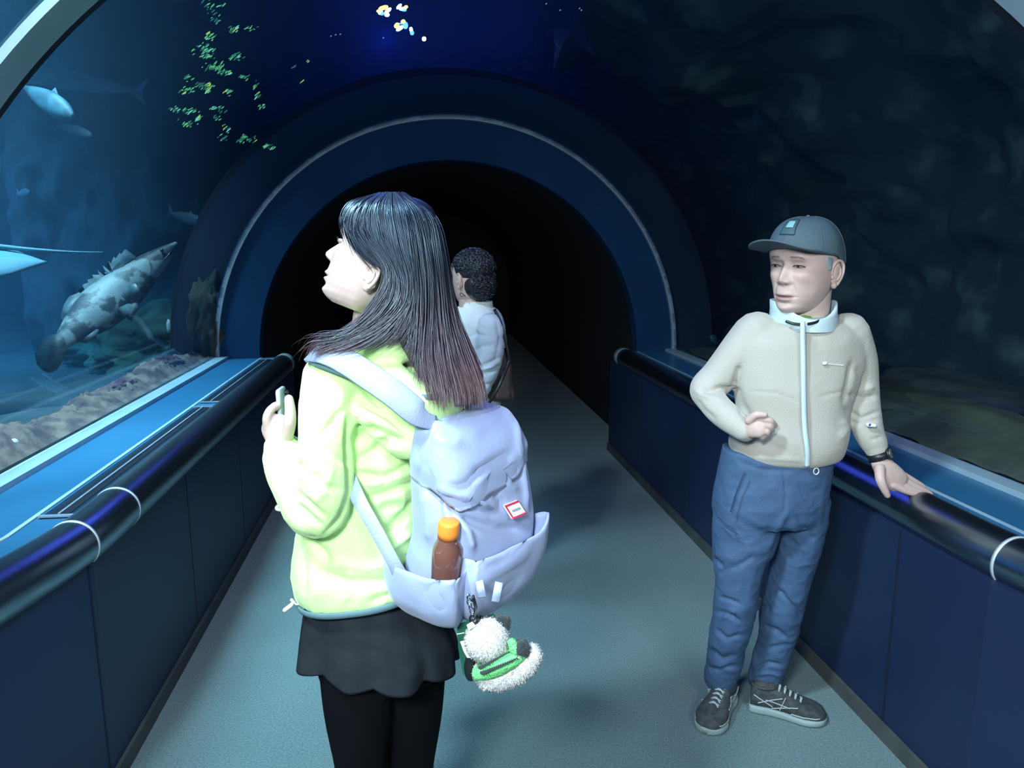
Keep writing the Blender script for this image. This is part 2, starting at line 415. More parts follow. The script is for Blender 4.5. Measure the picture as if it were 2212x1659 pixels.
# seabed, water, surface
def seabed():
    v = []; fc = []; nu, nv = 110, 150
    for j in range(nv+1):
        for i in range(nu+1):
            x = -8+14*i/nu; y = -.05+15*j/nv
            d = max(0, abs(x-TX)-1.72); z = ZS-.09-.10*min(d, 3)
            if abs(x-TX) < 1.7: z = ZS-.2-.35*min(1, (1.7-abs(x-TX))*6)
            z += .07*mnoise.fractal(Vector((x, y, 0))*1.6, 1.0, 2, 4)
            v.append((x, y, z))
    for j in range(nv):
        for i in range(nu):
            x = -8+14*(i+.5)/nu
            if abs(x-TX) < 1.68: continue
            a = j*(nu+1)+i; fc.append((a, a+1, a+nu+2, a+nu+1))
    o = obj('seabed', v, fc, M_sand); return struct(o)
seabed()
def water_volume():
    m = bpy.data.materials.new('sea_water'); m.use_nodes = True; nt = m.node_tree; nt.nodes.clear()
    o = nt.nodes.new('ShaderNodeOutputMaterial'); s = nt.nodes.new('ShaderNodeVolumeScatter'); a = nt.nodes.new('ShaderNodeVolumeAbsorption'); ad = nt.nodes.new('ShaderNodeAddShader')
    s.inputs['Color'].default_value = (.22, .60, 1, 1); s.inputs['Density'].default_value = .036; s.inputs['Anisotropy'].default_value = .2
    a.inputs['Color'].default_value = (.25, .72, .9, 1); a.inputs['Density'].default_value = .10
    nt.links.new(s.outputs[0], ad.inputs[0]); nt.links.new(a.outputs[0], ad.inputs[1]); nt.links.new(ad.outputs[0], o.inputs['Volume'])
    n = 48; prof = [(-7.95, .15), (-7.95, 3.5), (6, 3.5), (6, .15), (TX+R0+.05, .15)]
    prof += [(TX+(R0+.045)*math.cos(PI*k/n), ZS+(R0+.045)*math.sin(PI*k/n)) for k in range(n+1)]+[(TX-R0-.05, .15)]
    rings = [[(x, y, z) for x, z in prof] for y in (-.05, 14.7)]
    b = MB(); N = len(prof); b.v = [p for r in rings for p in r]
    for i in range(N): j = (i+1) % N; b.f.append((i, N+i, N+j, j))
    b.f.append(tuple(range(N))); b.f.append(tuple(range(2*N-1, N-1, -1))); b.m = [0]*len(b.f)
    w_ = b.build('tank_water', m, None, False)
    bm = bmesh.new(); bm.from_mesh(w_.data); bmesh.ops.triangulate(bm, faces=[f for f in bm.faces if len(f.verts) > 4]); bmesh.ops.recalc_face_normals(bm, faces=bm.faces); bm.to_mesh(w_.data); bm.free()
    return tag(w_, 'deep blue aquarium water around the walk-through tunnel', 'water', kind='stuff')
water_volume()

# ---------------------------------------------------------------- people: shared builders
FWH = np.array([math.sin(YAW), math.cos(YAW), 0.0]); ZV = np.array([0, 0, 1.0])
def PD(px, py, D):            # point of the photograph at horizontal distance D in front of the viewer
    d = FW + RT*(px-CXP)/F + UP*(CYP-py)/F
    return CAM + d*(D/(d@FWH))
def hring(pl, pr, py, D, b, p=1.0, slope=0, n=44):
    L = PD(pl, py, D); R = PD(pr, py, D); c = (L+R)/2; a = np.linalg.norm(R-L)/2; out = []
    for k in range(n):
        t = 2*PI*k/n; ct, st = math.cos(t), math.sin(t)
        out.append(tuple(c + RT*a*math.copysign(abs(ct)**p, ct) + FWH*b*math.copysign(abs(st)**p, st) + ZV*slope*ct))
    return out
def hloft(b, table, k=5, n=44, mi=0, mod=None):
    T = crspline([tuple(list(t)+[1.0, 0][len(t)-5:] if len(t) < 7 else t) for t in table], k)
    rings = [hring(*t[:7], n=n) for t in T]
    if mod: rings = [mod(i/(len(rings)-1), r) for i, r in enumerate(rings)]
    return b.loft(rings, mi)
def limb(b, pts, k=6, n=26, mi=0, upv=None, ends=True):
    """pts: (px, py, D, radius[, radius2]) in metres"""
    T = crspline([(*PD(*q[:3]), q[3], q[4] if len(q) > 4 else q[3]) for q in pts], k)
    return b.tube([t[:3] for t in T], [(t[3], t[4]) for t in T], n, mi, ends, upv=upv)

def skinmat(name, base, lip, dark):
    m = mat(name, base, .5, col2=tuple(c*.93 for c in base), scale=30, spec=.35, sss=.12, bump=.03, bscale=180)
    nt = m.node_tree; b = nt.nodes['Principled BSDF']; src = b.inputs['Base Color'].links[0].from_socket
    at = nt.nodes.new('ShaderNodeAttribute'); at.attribute_name = 'paint'
    sp = nt.nodes.new('ShaderNodeSeparateColor'); nt.links.new(at.outputs['Color'], sp.inputs[0])
    for i, c in ((0, lip), (1, dark), (2, tuple(x*y for x, y in zip(base, (.86, .72, .70))))):
        mx = nt.nodes.new('ShaderNodeMix'); mx.data_type = 'RGBA'; nt.links.new(sp.outputs[i], mx.inputs[0]); nt.links.new(src, mx.inputs[6])
        mx.inputs[7].default_value = (*c, 1); src = mx.outputs[2]
    nt.links.new(src, b.inputs['Base Color']); return m

def interp(z, zs, vals): return float(np.interp(z, zs, vals))
HZ = [-.120, -.114, -.102, -.086, -.07, -.05, -.03, 0, .03, .06, .085, .10, .110, .115]
HF = [.052, .068, .078, .079, .0805, .082, .079, .076, .084, .082, .068, .050, .028, .001]
HB = [.010, .016, .030, .050, .065, .080, .088, .098, .102, .098, .082, .064, .040, .001]
HW = [.020, .032, .044, .053, .058, .063, .068, .073, .0755, .072, .059, .044, .027, .001]
def build_head(O, fwd, up, s, ws=1.0, zs_up=1.0, old=False, ear=(-.012, -.022), earscale=1.0, brow=1.0, jaw=1.0, nose=1.0):
    """head surface with brow, sockets, nose, lips and chin; returns verts, faces, paint, local coords"""
    fwd = np.array(fwd)/np.linalg.norm(fwd); up = np.array(up)-fwd*(np.array(up)@fwd); up /= np.linalg.norm(up); sd = np.cross(up, -fwd)*-1
    sd = np.cross(fwd, up)       # subject's right
    nu, nv = 150, 170; zz = np.linspace(-.1199, .1148, nv); loc = []
    # denser at chin & crown ends
    for z in zz:
        f, bk, wd = interp(z, HZ, HF), interp(z, HZ, HB), interp(z, HZ, HW)*ws
        if z < -.06: wd *= 1+(jaw-1)*min(1, (-.06-z)/.03)
        for i in range(nu):
            t = 2*PI*i/nu; t = t-.35*math.sin(t)*1.0   # more points on the face
            c, sn = math.cos(t), math.sin(t)
            y = f*abs(c)**.85 if c > 0 else -bk*abs(c)**.95
            x = wd*math.copysign(abs(sn)**.88, sn)
            loc.append((x, y, z))
    L = np.array(loc)
    # smooth along height
    G = L.reshape(nv, nu, 3)
    for _ in range(6): G[1:-1] = (G[:-2]+2*G[1:-1]+G[2:])/4
    L = G.reshape(-1, 3); x, y, z = L[:, 0].copy(), L[:, 1].copy(), L[:, 2].copy(); ax = np.abs(x)
    fr = np.clip((y-.01)/.04, 0, 1)
    g = lambda u, c, s_: np.exp(-((u-c)/s_)**2)
    N = np.interp(z, [-.052, -.045, -.040, -.035, -.029, -.021, -.010, .0, .010, .022], [0, .004, .015, .021, .0225, .019, .0125, .0065, .003, 0])
    S = np.interp(z, [-.05, -.04, -.03, -.015, .0, .02], [.013, .013, .011, .009, .0085, .010])
    d = nose*N*np.exp(-(x/S)**2)
    d += .008*g(ax, .0145, .0055)*g(z, -.0365, .006)
    d -= .009*g(ax, .031, .015)*g(z, .002, .0105)
    d -= .004*g(ax, .014, .007)*g(z, .004, .009)
    d += .0045*brow*g(ax, .028, .021)*g(z, .019, .0075)
    d += .0055*g(ax, .040, .018)*g(z, -.024, .016)
    zq = z; z = z+.005
    d += .0045*g(ax, .0, .024)*g(z, -.062, .014)
    d += .0060*g(ax, .0, .020)*g(z, -.0625, .0042)
    d += .0075*g(ax, .0, .018)*g(z, -.0755, .0052)
    d -= .0065*g(ax, .0, .023)*g(z, -.0690, .0019)
    d -= .0035*g(ax, .0, .02)*g(z, -.0855, .005)
    z = zq
    d += .0065*g(ax, .0, .017)*g(z, -.104, .010)
    d -= .0020*g(ax, .026+.0*z, .005)*g(z, -.068, .012)
    d += .0045*g(ax, .031, .0135)*g(z, .0035, .0045)      # upper lid over the eyeball
    d += .0030*g(ax, .031, .0125)*g(z, -.0055, .004)
    if old:
        d -= .0030*g(ax-.022, -(z+.045)*.35, .004)*g(z, -.048, .016)
        d -= .0040*g(ax, .05, .014)*g(z, -.055, .018)
        d -= .0022*g(ax, .033, .014)*g(z, -.016, .004)
    L[:, 1] += d*fr
    if zs_up != 1: L[:, 2] = np.where(L[:, 2] > .02, .02+(L[:, 2]-.02)*zs_up, L[:, 2])
    P = np.zeros((len(L), 3))
    hz = z-(-.074); lipw = .024-.0*z
    P[:, 0] = np.clip(1.25-np.abs(hz+.0005)/.0095, 0, 1)*np.clip((.026-ax)/.006-np.abs(hz)/.009*.6, 0, 1)*fr
    P[:, 1] = .85*g(z, .022-np.maximum(0, ax-.034)*.35, .0028)*np.clip((ax-.012)/.006, 0, 1)*np.clip((.048-ax)/.008, 0, 1)*fr
    P[:, 1] = np.maximum(P[:, 1], .55*g(hz, 0, .0016)*np.clip((.025-ax)/.004, 0, 1)*fr)
    P[:, 1] = np.maximum(P[:, 1], .7*g(ax, .0085, .0035)*g(z, -.0440, .0025)*fr)
    P[:, 2] = .5*g(ax, .043, .016)*g(z, -.03, .016)*fr+.6*g(ax, 0, .012)*g(z, -.036, .01)*fr
    fc = []
    for j in range(nv-1):
        for i in range(nu):
            a, b_ = j*nu+i, j*nu+(i+1) % nu; fc.append((a, a+nu, b_+nu, b_))
    fc.append(tuple(range(nu))); fc.append(tuple((nv-1)*nu+i for i in range(nu))[::-1])
    Q = np.array(O)+s*(L[:, :1]*sd+L[:, 1:2]*fwd+L[:, 2:3]*up)
    T = lambda p: np.array(O)+s*(p[0]*sd+p[1]*fwd+p[2]*up)
    # orientation check
    return Q, fc, P, T, (sd, fwd, up)
def add_ear(b, T, side, ey, ez, sc=1.0, w0=.070, mi=0):
    """ear: helix rim, antihelix, bowl and lobe; side +1 is the subject's right"""
    C = lambda x, y, z: T((side*(w0+x*sc), ey+y*sc, ez+z*sc))
    helix = [(.003, .008, .002), (.005, .010, .014), (.008, .004, .025), (.010, -.008, .028), (.012, -.018, .019), (.012, -.019, .004), (.010, -.015, -.010), (.007, -.008, -.022)]
    h = crspline([C(*q) for q in helix], 5); b.tube(h, [.0040*sc]*len(h), 10, mi)
    plate = crspline([C(.002, -.004, -.022), C(.003, -.005, -.008), C(.004, -.006, .008), C(.005, -.006, .022)], 4)
    ax = (T((0, 1, 0))-T((0, 0, 0))); b.tube(plate, [(.009*sc, .005*sc), (.012*sc, .006*sc)]+[(.0145*sc, .0065*sc)]*(len(plate)-4)+[(.013*sc, .006*sc), (.010*sc, .005*sc)], 14, mi, upv=tuple(ax))
    anti = crspline([C(.009, -.001, .018), C(.011, -.009, .011), C(.011, -.010, -.002), C(.009, -.004, -.012)], 5); b.tube(anti, .0032*sc, 8, mi)
    b.ball(C(.004, -.001, -.024), (.0075*sc, .0075*sc, .0085*sc), 14, 10, mi)
    b.ball(C(.005, .009, -.006), (.004*sc, .004*sc, .006*sc), 10, 8, mi)
def add_eye(T, basis, side, root, s, mat_w, mat_i, mat_l, squint=1.0, look=0.0):
    sd, fwd, up = basis; c = T((side*.031, .0670, -.0005))
    M = Matrix((tuple(sd), tuple(fwd), tuple(up))).transposed()
    b = MB(); b.ball(c, (.0135*s, .0085*s, .0052*s*squint), 24, 16, 0, M)
    b.ball(T((side*.031+look, .0714, -.0005)), (.0054*s, .0050*s, .0050*s*squint), 16, 10, 1, M)
    b.build('eye', [mat_w, mat_i], root)
    l = MB(); pts = [T((side*x, y, z)) for x, y, z in ((.0165, .0735, -.001), (.022, .0775, .0030*squint), (.031, .0790, .0048*squint), (.040, .0755, .0030*squint), (.0465, .069, -.001))]
    pts = crspline(pts, 4); l.tube(pts, [.0009*s]*len(pts), 6); l.build('eyelash', mat_l, root)
def person_body(name, root, parts_bm, head, skin, vox=.003, sms=3):
    o = parts_bm.build(name, skin, None); fuse(o, vox, sms)
    v = getv(o); f = [tuple(p.vertices) for p in o.data.polygons]
    Q, fc, P = head; hb = MB(); hb.add(v, f); hb.add(Q, fc)
    n0 = len(v); bpy.data.objects.remove(o)
    o = obj(name, hb.v, hb.f, skin, root)
    ca = o.data.color_attributes.new('paint', 'FLOAT_COLOR', 'POINT')
    arr = np.zeros((len(hb.v), 4), np.float32); arr[:, 3] = 1; arr[n0:n0+len(P), :3] = P; ca.data.foreach_set('color', arr.ravel())
    return o
def strandmat(name, stops, rough=.32, zlo=0, zhi=1, spec=.6):
    """hair coloured from root to tip with strand to strand variation"""
    m = bpy.data.materials.new(name); m.use_nodes = True; nt = m.node_tree; b = nt.nodes['Principled BSDF']
    at = nt.nodes.new('ShaderNodeAttribute'); at.attribute_name = 'paint'; sp = nt.nodes.new('ShaderNodeSeparateColor'); nt.links.new(at.outputs['Color'], sp.inputs[0])
    r = nt.nodes.new('ShaderNodeValToRGB'); r.color_ramp.elements[0].position = stops[0][0]; r.color_ramp.elements[0].color = (*stops[0][1], 1)
    r.color_ramp.elements[1].position = stops[-1][0]; r.color_ramp.elements[1].color = (*stops[-1][1], 1)
    for p_, c in stops[1:-1]: e = r.color_ramp.elements.new(p_); e.color = (*c, 1)
    nt.links.new(sp.outputs[0], r.inputs[0])
    mx = nt.nodes.new('ShaderNodeMix'); mx.data_type = 'RGBA'; mx.blend_type = 'MULTIPLY'; mx.inputs[0].default_value = 1
    cr = nt.nodes.new('ShaderNodeValToRGB'); cr.color_ramp.elements[0].color = (.55, .55, .58, 1); cr.color_ramp.elements[1].color = (1.5, 1.4, 1.4, 1)
    nt.links.new(sp.outputs[1], cr.inputs[0]); nt.links.new(r.outputs[0], mx.inputs[6]); nt.links.new(cr.outputs[0], mx.inputs[7])
    nt.links.new(mx.outputs[2], b.inputs['Base Color']); b.inputs['Roughness'].default_value = rough; b.inputs['Specular IOR Level'].default_value = spec; b.inputs['Specular Tint'].default_value = (.55, .80, 1, 1)
    return m
def strands(name, guides, N, mt, root, rad=.0011, seed=1, jit=.006, steps=26, base=None, wav=.0, taper=.35, skip=()):
    """many tapered strands blended between neighbouring guide curves (px, py, D)"""
    rng = random.Random(seed); G = []
    for g in guides:
        c = np.array(crspline([PD(*q) for q in g], 10)); L = np.r_[0, np.cumsum(np.linalg.norm(np.diff(c, axis=0), axis=1))]; L /= L[-1]
        G.append(np.stack([np.interp(np.linspace(0, 1, steps), L, c[:, i]) for i in range(3)], 1))
    lens = [np.linalg.norm(np.diff(g, axis=0), axis=1).sum() for g in G]; ml = max(lens)
    V_, F_, A_ = [], [], []
    for q in range(N):
        u = rng.random()*(len(G)-1); i = int(u); t = u-i
        if i in skip: t = 0 if t < .35 else 1.0
        c = G[i]*(1-t)+G[i+1]*t; ln = (lens[i]*(1-t)+lens[i+1]*t)/ml
        cut = 1-rng.random()**2.2*.25-.10*abs(mnoise.noise(Vector((u*4.5, 3, 0))))-.07*abs(mnoise.noise(Vector((u*14, 7, 0)))); tt = np.linspace(0, cut, steps)
        c = np.stack([np.interp(tt, np.linspace(0, 1, steps), c[:, k]) for k in range(3)], 1)
        j = np.array([rng.gauss(0, jit) for _ in range(3)]); j2 = np.array([rng.gauss(0, jit*1.3) for _ in range(3)])
        e = np.linspace(0, 1, steps)[:, None]; c = c+j*(.25+.75*np.minimum(1, e*2))+j2*e**2
        if wav: ph = rng.random()*6; c = c+np.sin(e*9+ph)*wav*np.array([rng.gauss(0, 1), rng.gauss(0, 1), 0])
        T = np.gradient(c, axis=0); T /= np.linalg.norm(T, axis=1)[:, None]+1e-9
        s_ = np.cross(T, np.array([.2, 1, .1])); s_ /= np.linalg.norm(s_, axis=1)[:, None]+1e-9; w_ = np.cross(T, s_)
        r = rad*(.6+.9*rng.random())*np.clip(np.minimum(1, (1-e[:, 0])/taper+.12), 0, 1); r = r[:, None]
        n0 = len(V_)*0+len(A_)
        cv = rng.random()
        ring = [c+s_*r, c-s_*r*.5+w_*r*.87, c-s_*r*.5-w_*r*.87]
        for k in range(steps):
            for h_ in range(3): V_.append(ring[h_][k]); A_.append((min(1, tt[k]*ln), cv, 0, 1))
        for k in range(steps-1):
            for h_ in range(3):
                h2 = (h_+1) % 3; F_.append((n0+k*3+h_, n0+k*3+h2, n0+k*3+3+h2, n0+k*3+3+h_))
    if base is not None:
        bv, bf, ba = base; n0 = len(A_); V_ += list(map(tuple, bv)); F_ += [tuple(i+n0 for i in f) for f in bf]; A_ += [(a, .35, 0, 1) for a in ba]
    o = obj(name, V_, F_, mt, root); ca = o.data.color_attributes.new('paint', 'FLOAT_COLOR', 'POINT')
    ca.data.foreach_set('color', np.array(A_, np.float32).ravel()); return o
def ribbon(b, pts, w_, th, nrm=None, mi=0, k=8):
    """flat webbing band along points; w_ width(s), th thickness"""
    P = crspline(pts, k); n = len(P); W = np.interp(np.linspace(0, 1, n), np.linspace(0, 1, len(w_)), w_) if hasattr(w_, '__len__') else [w_]*n
    P = [np.array(p[:3]) for p in P]; rings = []
    for i in range(n):
        t = P[min(i+1, n-1)]-P[max(i-1, 0)]; t /= np.linalg.norm(t); nn = np.array(nrm[min(len(nrm)-1, int(i/n*len(nrm)))] if isinstance(nrm, list) else nrm, float)
        s_ = np.cross(t, nn); s_ /= np.linalg.norm(s_); q = np.cross(s_, t); a = s_*W[i]/2; c = q*th/2
        rings.append([tuple(P[i]+a*.92-c), tuple(P[i]+a-c*.3), tuple(P[i]+a*.92+c), tuple(P[i]-a*.92+c), tuple(P[i]-a+c*.3), tuple(P[i]-a*.92-c)])
    return b.loft(rings, mi)
M_eye = mat('eye_white', (.38, .38, .38), .3); M_iris = mat('dark_iris', (.015, .01, .008), .15); M_lash = mat('lash', (.012, .010, .012), .6)

def shoe(root, heel, toe, mats_, name='shoe', s=1.0, w_=.05, top=.10):
    """trainer: sole, upper, tongue and laces along heel to toe (world x, y)"""
    h = Vector((heel[0], heel[1], 0)); t = Vector((toe[0], toe[1], 0)); f = (t-h).normalized(); L = (t-h).length; sd = Vector((f.y, -f.x, 0))
    def sec(u, wd, z0, z1, pw=.8, n=28, off=0):
        c = h+f*(L*u)+sd*off; out = []
        for k in range(n):
            a = 2*PI*k/n; ca, sa = math.cos(a), math.sin(a)
            out.append(tuple(c+sd*(wd*math.copysign(abs(ca)**pw, ca))+Vector((0, 0, (z0+z1)/2+(z1-z0)/2*math.copysign(abs(sa)**pw, sa)))))
        return out
    U = [0.0, .03, .12, .3, .5, .7, .85, .95, 1.0]; Wd = [.5, .62, .68, .66, .78, 1.0, .93, .66, .25]
    b = MB(); T = crspline([(u, q*w_, .0+.012*max(0, u-.8)*5*.4, .030 if u < .5 else .026) for u, q in zip(U, Wd)], 4)
    b.loft([sec(u, wd*1.04, z0, z1, .45) for u, wd, z0, z1 in T]); o = b.build(name, mats_[0], root)   # sole is the shoe's own mesh
    b = MB(); tops = [.070, .095, top, top*.98, .086, .064, .056, .046, .030]
    T = crspline([(u*.985+.008, q*w_*.97, .016, z) for u, q, z in zip(U, Wd, tops)], 4)
    b.loft([sec(u, wd, z0, z1, .75) for u, wd, z0, z1 in T]); b.build('upper', mats_[1], o)
    b = MB()
    for i, u in enumerate((.36, .43, .50, .57, .64)):
        z = float(np.interp(u, [x*.985+.008 for x in U], tops))+.003; wd = .020
        p0 = h+f*(L*u)-sd*wd+Vector((0, 0, z-.010)); p1 = h+f*(L*(u+.03))+Vector((0, 0, z)); p2 = h+f*(L*(u+.01))+sd*wd+Vector((0, 0, z-.010))
        q = crspline([p0, p1, p2], 5); b.tube(q, .0028, 6)
        p0 = h+f*(L*(u+.05))-sd*wd+Vector((0, 0, z-.016)); q = crspline([p0, h+f*(L*(u+.02))+Vector((0, 0, z+.002)), p2], 5); b.tube(q, .0026, 6)
    b.build('laces', mats_[2], o)
    b = MB()
    for s_ in (-1, 1):
        for k, (u0, u1, z0, z1) in enumerate(((.12, .42, .045, .078), (.30, .62, .034, .060), (.55, .90, .032, .034), (.06, .30, .070, .040), (.40, .46, .036, .082), (.22, .52, .060, .050))):
            q = []
            for e in np.linspace(0, 1, 8):
                u = u0+(u1-u0)*e; wd = float(np.interp(u, U, Wd))*w_; q.append(h+f*(L*u)+sd*(s_*wd*.99)+Vector((0, 0, z0+(z1-z0)*e)))
            b.tube(q, .0022, 6)
    b.build('side_stripe', mats_[3], o)
    # collar opening
    b = MB(); c = h+f*(L*.17)+Vector((0, 0, top-.004)); c = c-Vector((0, 0, .006)); b.tube([c+f*(.040*math.cos(a)+.005)+sd*(.030*math.sin(a))+Vector((0, 0, .004*math.cos(a))) for a in np.linspace(0, 2*PI, 25)], .0055, 8, ends=False); b.build('collar', mats_[1], o)
    return o

# ---------------------------------------------------------------- the woman in the foreground
M_skinw = skinmat('skin_fair', (.46, .36, .335), (.36, .19, .19), (.05, .04, .045))
M_jacket = mat('lime_jacket', (.58, .86, .38), .65, col2=(.54, .83, .34), scale=4, bump=.05, bscale=60, sheen=.2)
M_hem = mat('grey_binding', (.10, .20, .23), .7)
M_skirt = mat('black_skirt', (.018, .024, .030), .85, col2=(.013, .018, .024), scale=20, bump=.1, bscale=200, spec=.15)
M_tight = mat('black_tights', (.003, .004, .006), .8, spec=.08)
M_cord = mat('cream_cord', (.75, .78, .66), .6)
def woman():
    root = empty('person', PD(800, 1290, 1.55)*np.array([1, 1, 0]), 'woman in a lime jacket and black skirt gazing up, holding a phone to her chest', 'person')
    s = .98
    fwd = -RT*.915+UP*.36+FW*.17; up = RT*.36+UP*.93
    O = PD(814, 553, 1.50)
    Q, fc, P, T, basis = build_head(O, fwd, up, s, ws=.92, jaw=.95, nose=1.2)
    sd, fw_, up_ = basis
    # body under the clothes, neck, hands
    b = MB()
    limb(b, [(815, 575, 1.51, .060), (822, 640, 1.52, .052), (815, 690, 1.53, .050), (812, 740, 1.54, .056), (812, 790, 1.55, .07)])
    hloft(b, [(700, 900, 770, 1.55, .06), (672, 925, 810, 1.55, .09), (665, 920, 900, 1.55, .10), (675, 915, 1050, 1.55, .10), (665, 910, 1200, 1.55, .105), (665, 930, 1330, 1.56, .115), (680, 945, 1420, 1.56, .12)])
    def leg(x0, x1, D, r0):
        a = PD(x0, 1420, D); k = PD(x1, 1650, D); f = k.copy(); f[2] = .09; f[:2] += FWH[:2]*.03
        m = (k+f)/2+np.array([0, 0, .06])
        return [(a, r0), ((a+k)/2, r0*.90), (k, r0*.68), (m, r0*.66), ((m+f)/2, r0*.5), (f, r0*.42)]
    legs = [leg(770, 778, 1.50, .083), leg(884, 884, 1.60, .088)]
    for L in legs:
        c = crspline([(*p, r) for p, r in L], 5); b.tube([q[:3] for q in c], [q[3]*.93 for q in c], 22)
    limb(b, [(715, 830, 1.45, .038), (706, 960, 1.41, .036), (694, 1115, 1.41, .034), (650, 1045, 1.44, .030), (606, 965, 1.49, .024)])
    limb(b, [(850, 830, 1.64, .038), (760, 960, 1.72, .036), (700, 1060, 1.74, .034), (640, 1000, 1.66, .028), (612, 950, 1.585, .022)])
    # near hand (left): palm, fingers closing on the phone
    limb(b, [(607, 975, 1.485, .021, .017), (602, 950, 1.49, .026, .017), (597, 925, 1.495, .031, .017), (596, 908, 1.50, .026, .014)], upv=tuple(RT))
    limb(b, [(580, 925, 1.49, .011), (577, 902, 1.488, .0095), (586, 884, 1.495, .009), (600, 878, 1.51, .008)], n=14)
    limb(b, [(584, 912, 1.50, .011), (583, 892, 1.505, .0095), (593, 878, 1.515, .0088), (606, 874, 1.53, .008)], n=14)
    limb(b, [(590, 903, 1.52, .010), (590, 886, 1.53, .009), (600, 874, 1.54, .0085), (611, 872, 1.55, .0075)], n=14)
    limb(b, [(600, 905, 1.53, .0095), (602, 890, 1.54, .0085), (610, 880, 1.55, .0075)], n=14)
    limb(b, [(620, 945, 1.475, .0125), (626, 915, 1.47, .0125), (627, 890, 1.478, .0115), (624, 862, 1.49, .0095)], n=16)
    # far hand cupping the phone from behind
    limb(b, [(616, 955, 1.58, .018, .014), (612, 925, 1.575, .024, .014), (610, 900, 1.565, .022, .012)], upv=tuple(RT))
    for x, y in ((600, 905), (607, 897), (615, 893), (621, 898)):
        limb(b, [(x+4, y+8, 1.565, .009), (x+2, y-10, 1.56, .008), (x+1, y-24, 1.55, .007)], n=12)
    limb(b, [(622, 925, 1.565, .010), (620, 905, 1.55, .009), (616, 890, 1.54, .008)], n=12)
    eb = MB()
    for side in (-1, 1): add_ear(eb, T, side, -.030, -.050, .90, w0=.0615)
    for side in (-1,): pass
    n0 = len(Q); hv = np.vstack([Q, np.array(eb.v)]); hf = fc+[tuple(i+n0 for i in f) for f in eb.f]
    person_body('body', root, b, (hv, hf, P), M_skinw, .0022, 2)
    for side in (-1, 1): add_eye(T, basis, side, root, s, M_eye, M_iris, M_lash, 1.0)
    # tights
    tb = MB()
    for L in legs:
        c = crspline([(*p, r) for p, r in L], 6); tb.tube([q[:3] for q in c], [q[3] for q in c], 30)
    hloft(tb, [(672, 940, 1330, 1.56, .118), (684, 952, 1400, 1.56, .122), (690, 955, 1450, 1.56, .115)], 3)
    t = tb.build('tights', M_tight, root); fuse(t, .006, 5)
    for L in legs:
        f = L[-1][0]; h = f-FWH*0+RT*.055; e = f-RT*.16+FWH*.08
        shoe(root, h[:2], e[:2], [M_sole, M_canvas, M_lace, M_lace], s=1, w_=.042, top=.085)
    # jacket: trunk, sleeves, hood, fused
    b = MB()
    hloft(b, [(735, 880, 728, 1.545, .050, .9), (700, 905, 752, 1.545, .075, .9), (668, 925, 782, 1.545, .105, .9), (655, 940, 830, 1.55, .118, .9), (652, 938, 900, 1.55, .12, .9), (655, 930, 1000, 1.55, .122, .9), (650, 925, 1100, 1.55, .13, .9),
              (640, 930, 1180, 1.55, .142, .88), (637, 940, 1210, 1.55, .150, .88), (640, 950, 1236, 1.55, .150, .88, .020), (650, 950, 1254, 1.55, .146, .88, .028)], 5, 60)
    limb(b, [(732, 818, 1.465, .062), (712, 880, 1.435, .060, .062), (705, 960, 1.41, .056, .060), (702, 1040, 1.40, .055, .058), (697, 1095, 1.405, .052), (680, 1110, 1.41, .050), (655, 1075, 1.425, .052), (632, 1030, 1.445, .049), (614, 990, 1.47, .043), (606, 966, 1.485, .034)], upv=tuple(RT))
    limb(b, [(860, 820, 1.64, .062), (770, 950, 1.71, .058), (705, 1060, 1.73, .052), (650, 1010, 1.66, .045), (618, 965, 1.60, .034)])
    # hood bunched on the nape and back
    limb(b, [(765, 862, 1.43, .020), (810, 900, 1.42, .034), (850, 930, 1.42, .040), (895, 950, 1.44, .042), (950, 930, 1.48, .040)], upv=tuple(ZV))
    limb(b, [(800, 800, 1.46, .030), (850, 830, 1.42, .040), (900, 870, 1.42, .045), (960, 860, 1.46, .042), (990, 830, 1.52, .035)])
    limb(b, [(735, 742, 1.52, .022), (790, 752, 1.46, .030), (850, 752, 1.45, .032), (895, 745, 1.50, .030), (890, 730, 1.60, .028), (800, 725, 1.62, .026), (735, 738, 1.56, .022)])
    j = b.build('jacket', [M_jacket], None); fuse(j, .0045, 5)
    setpar(j, root)
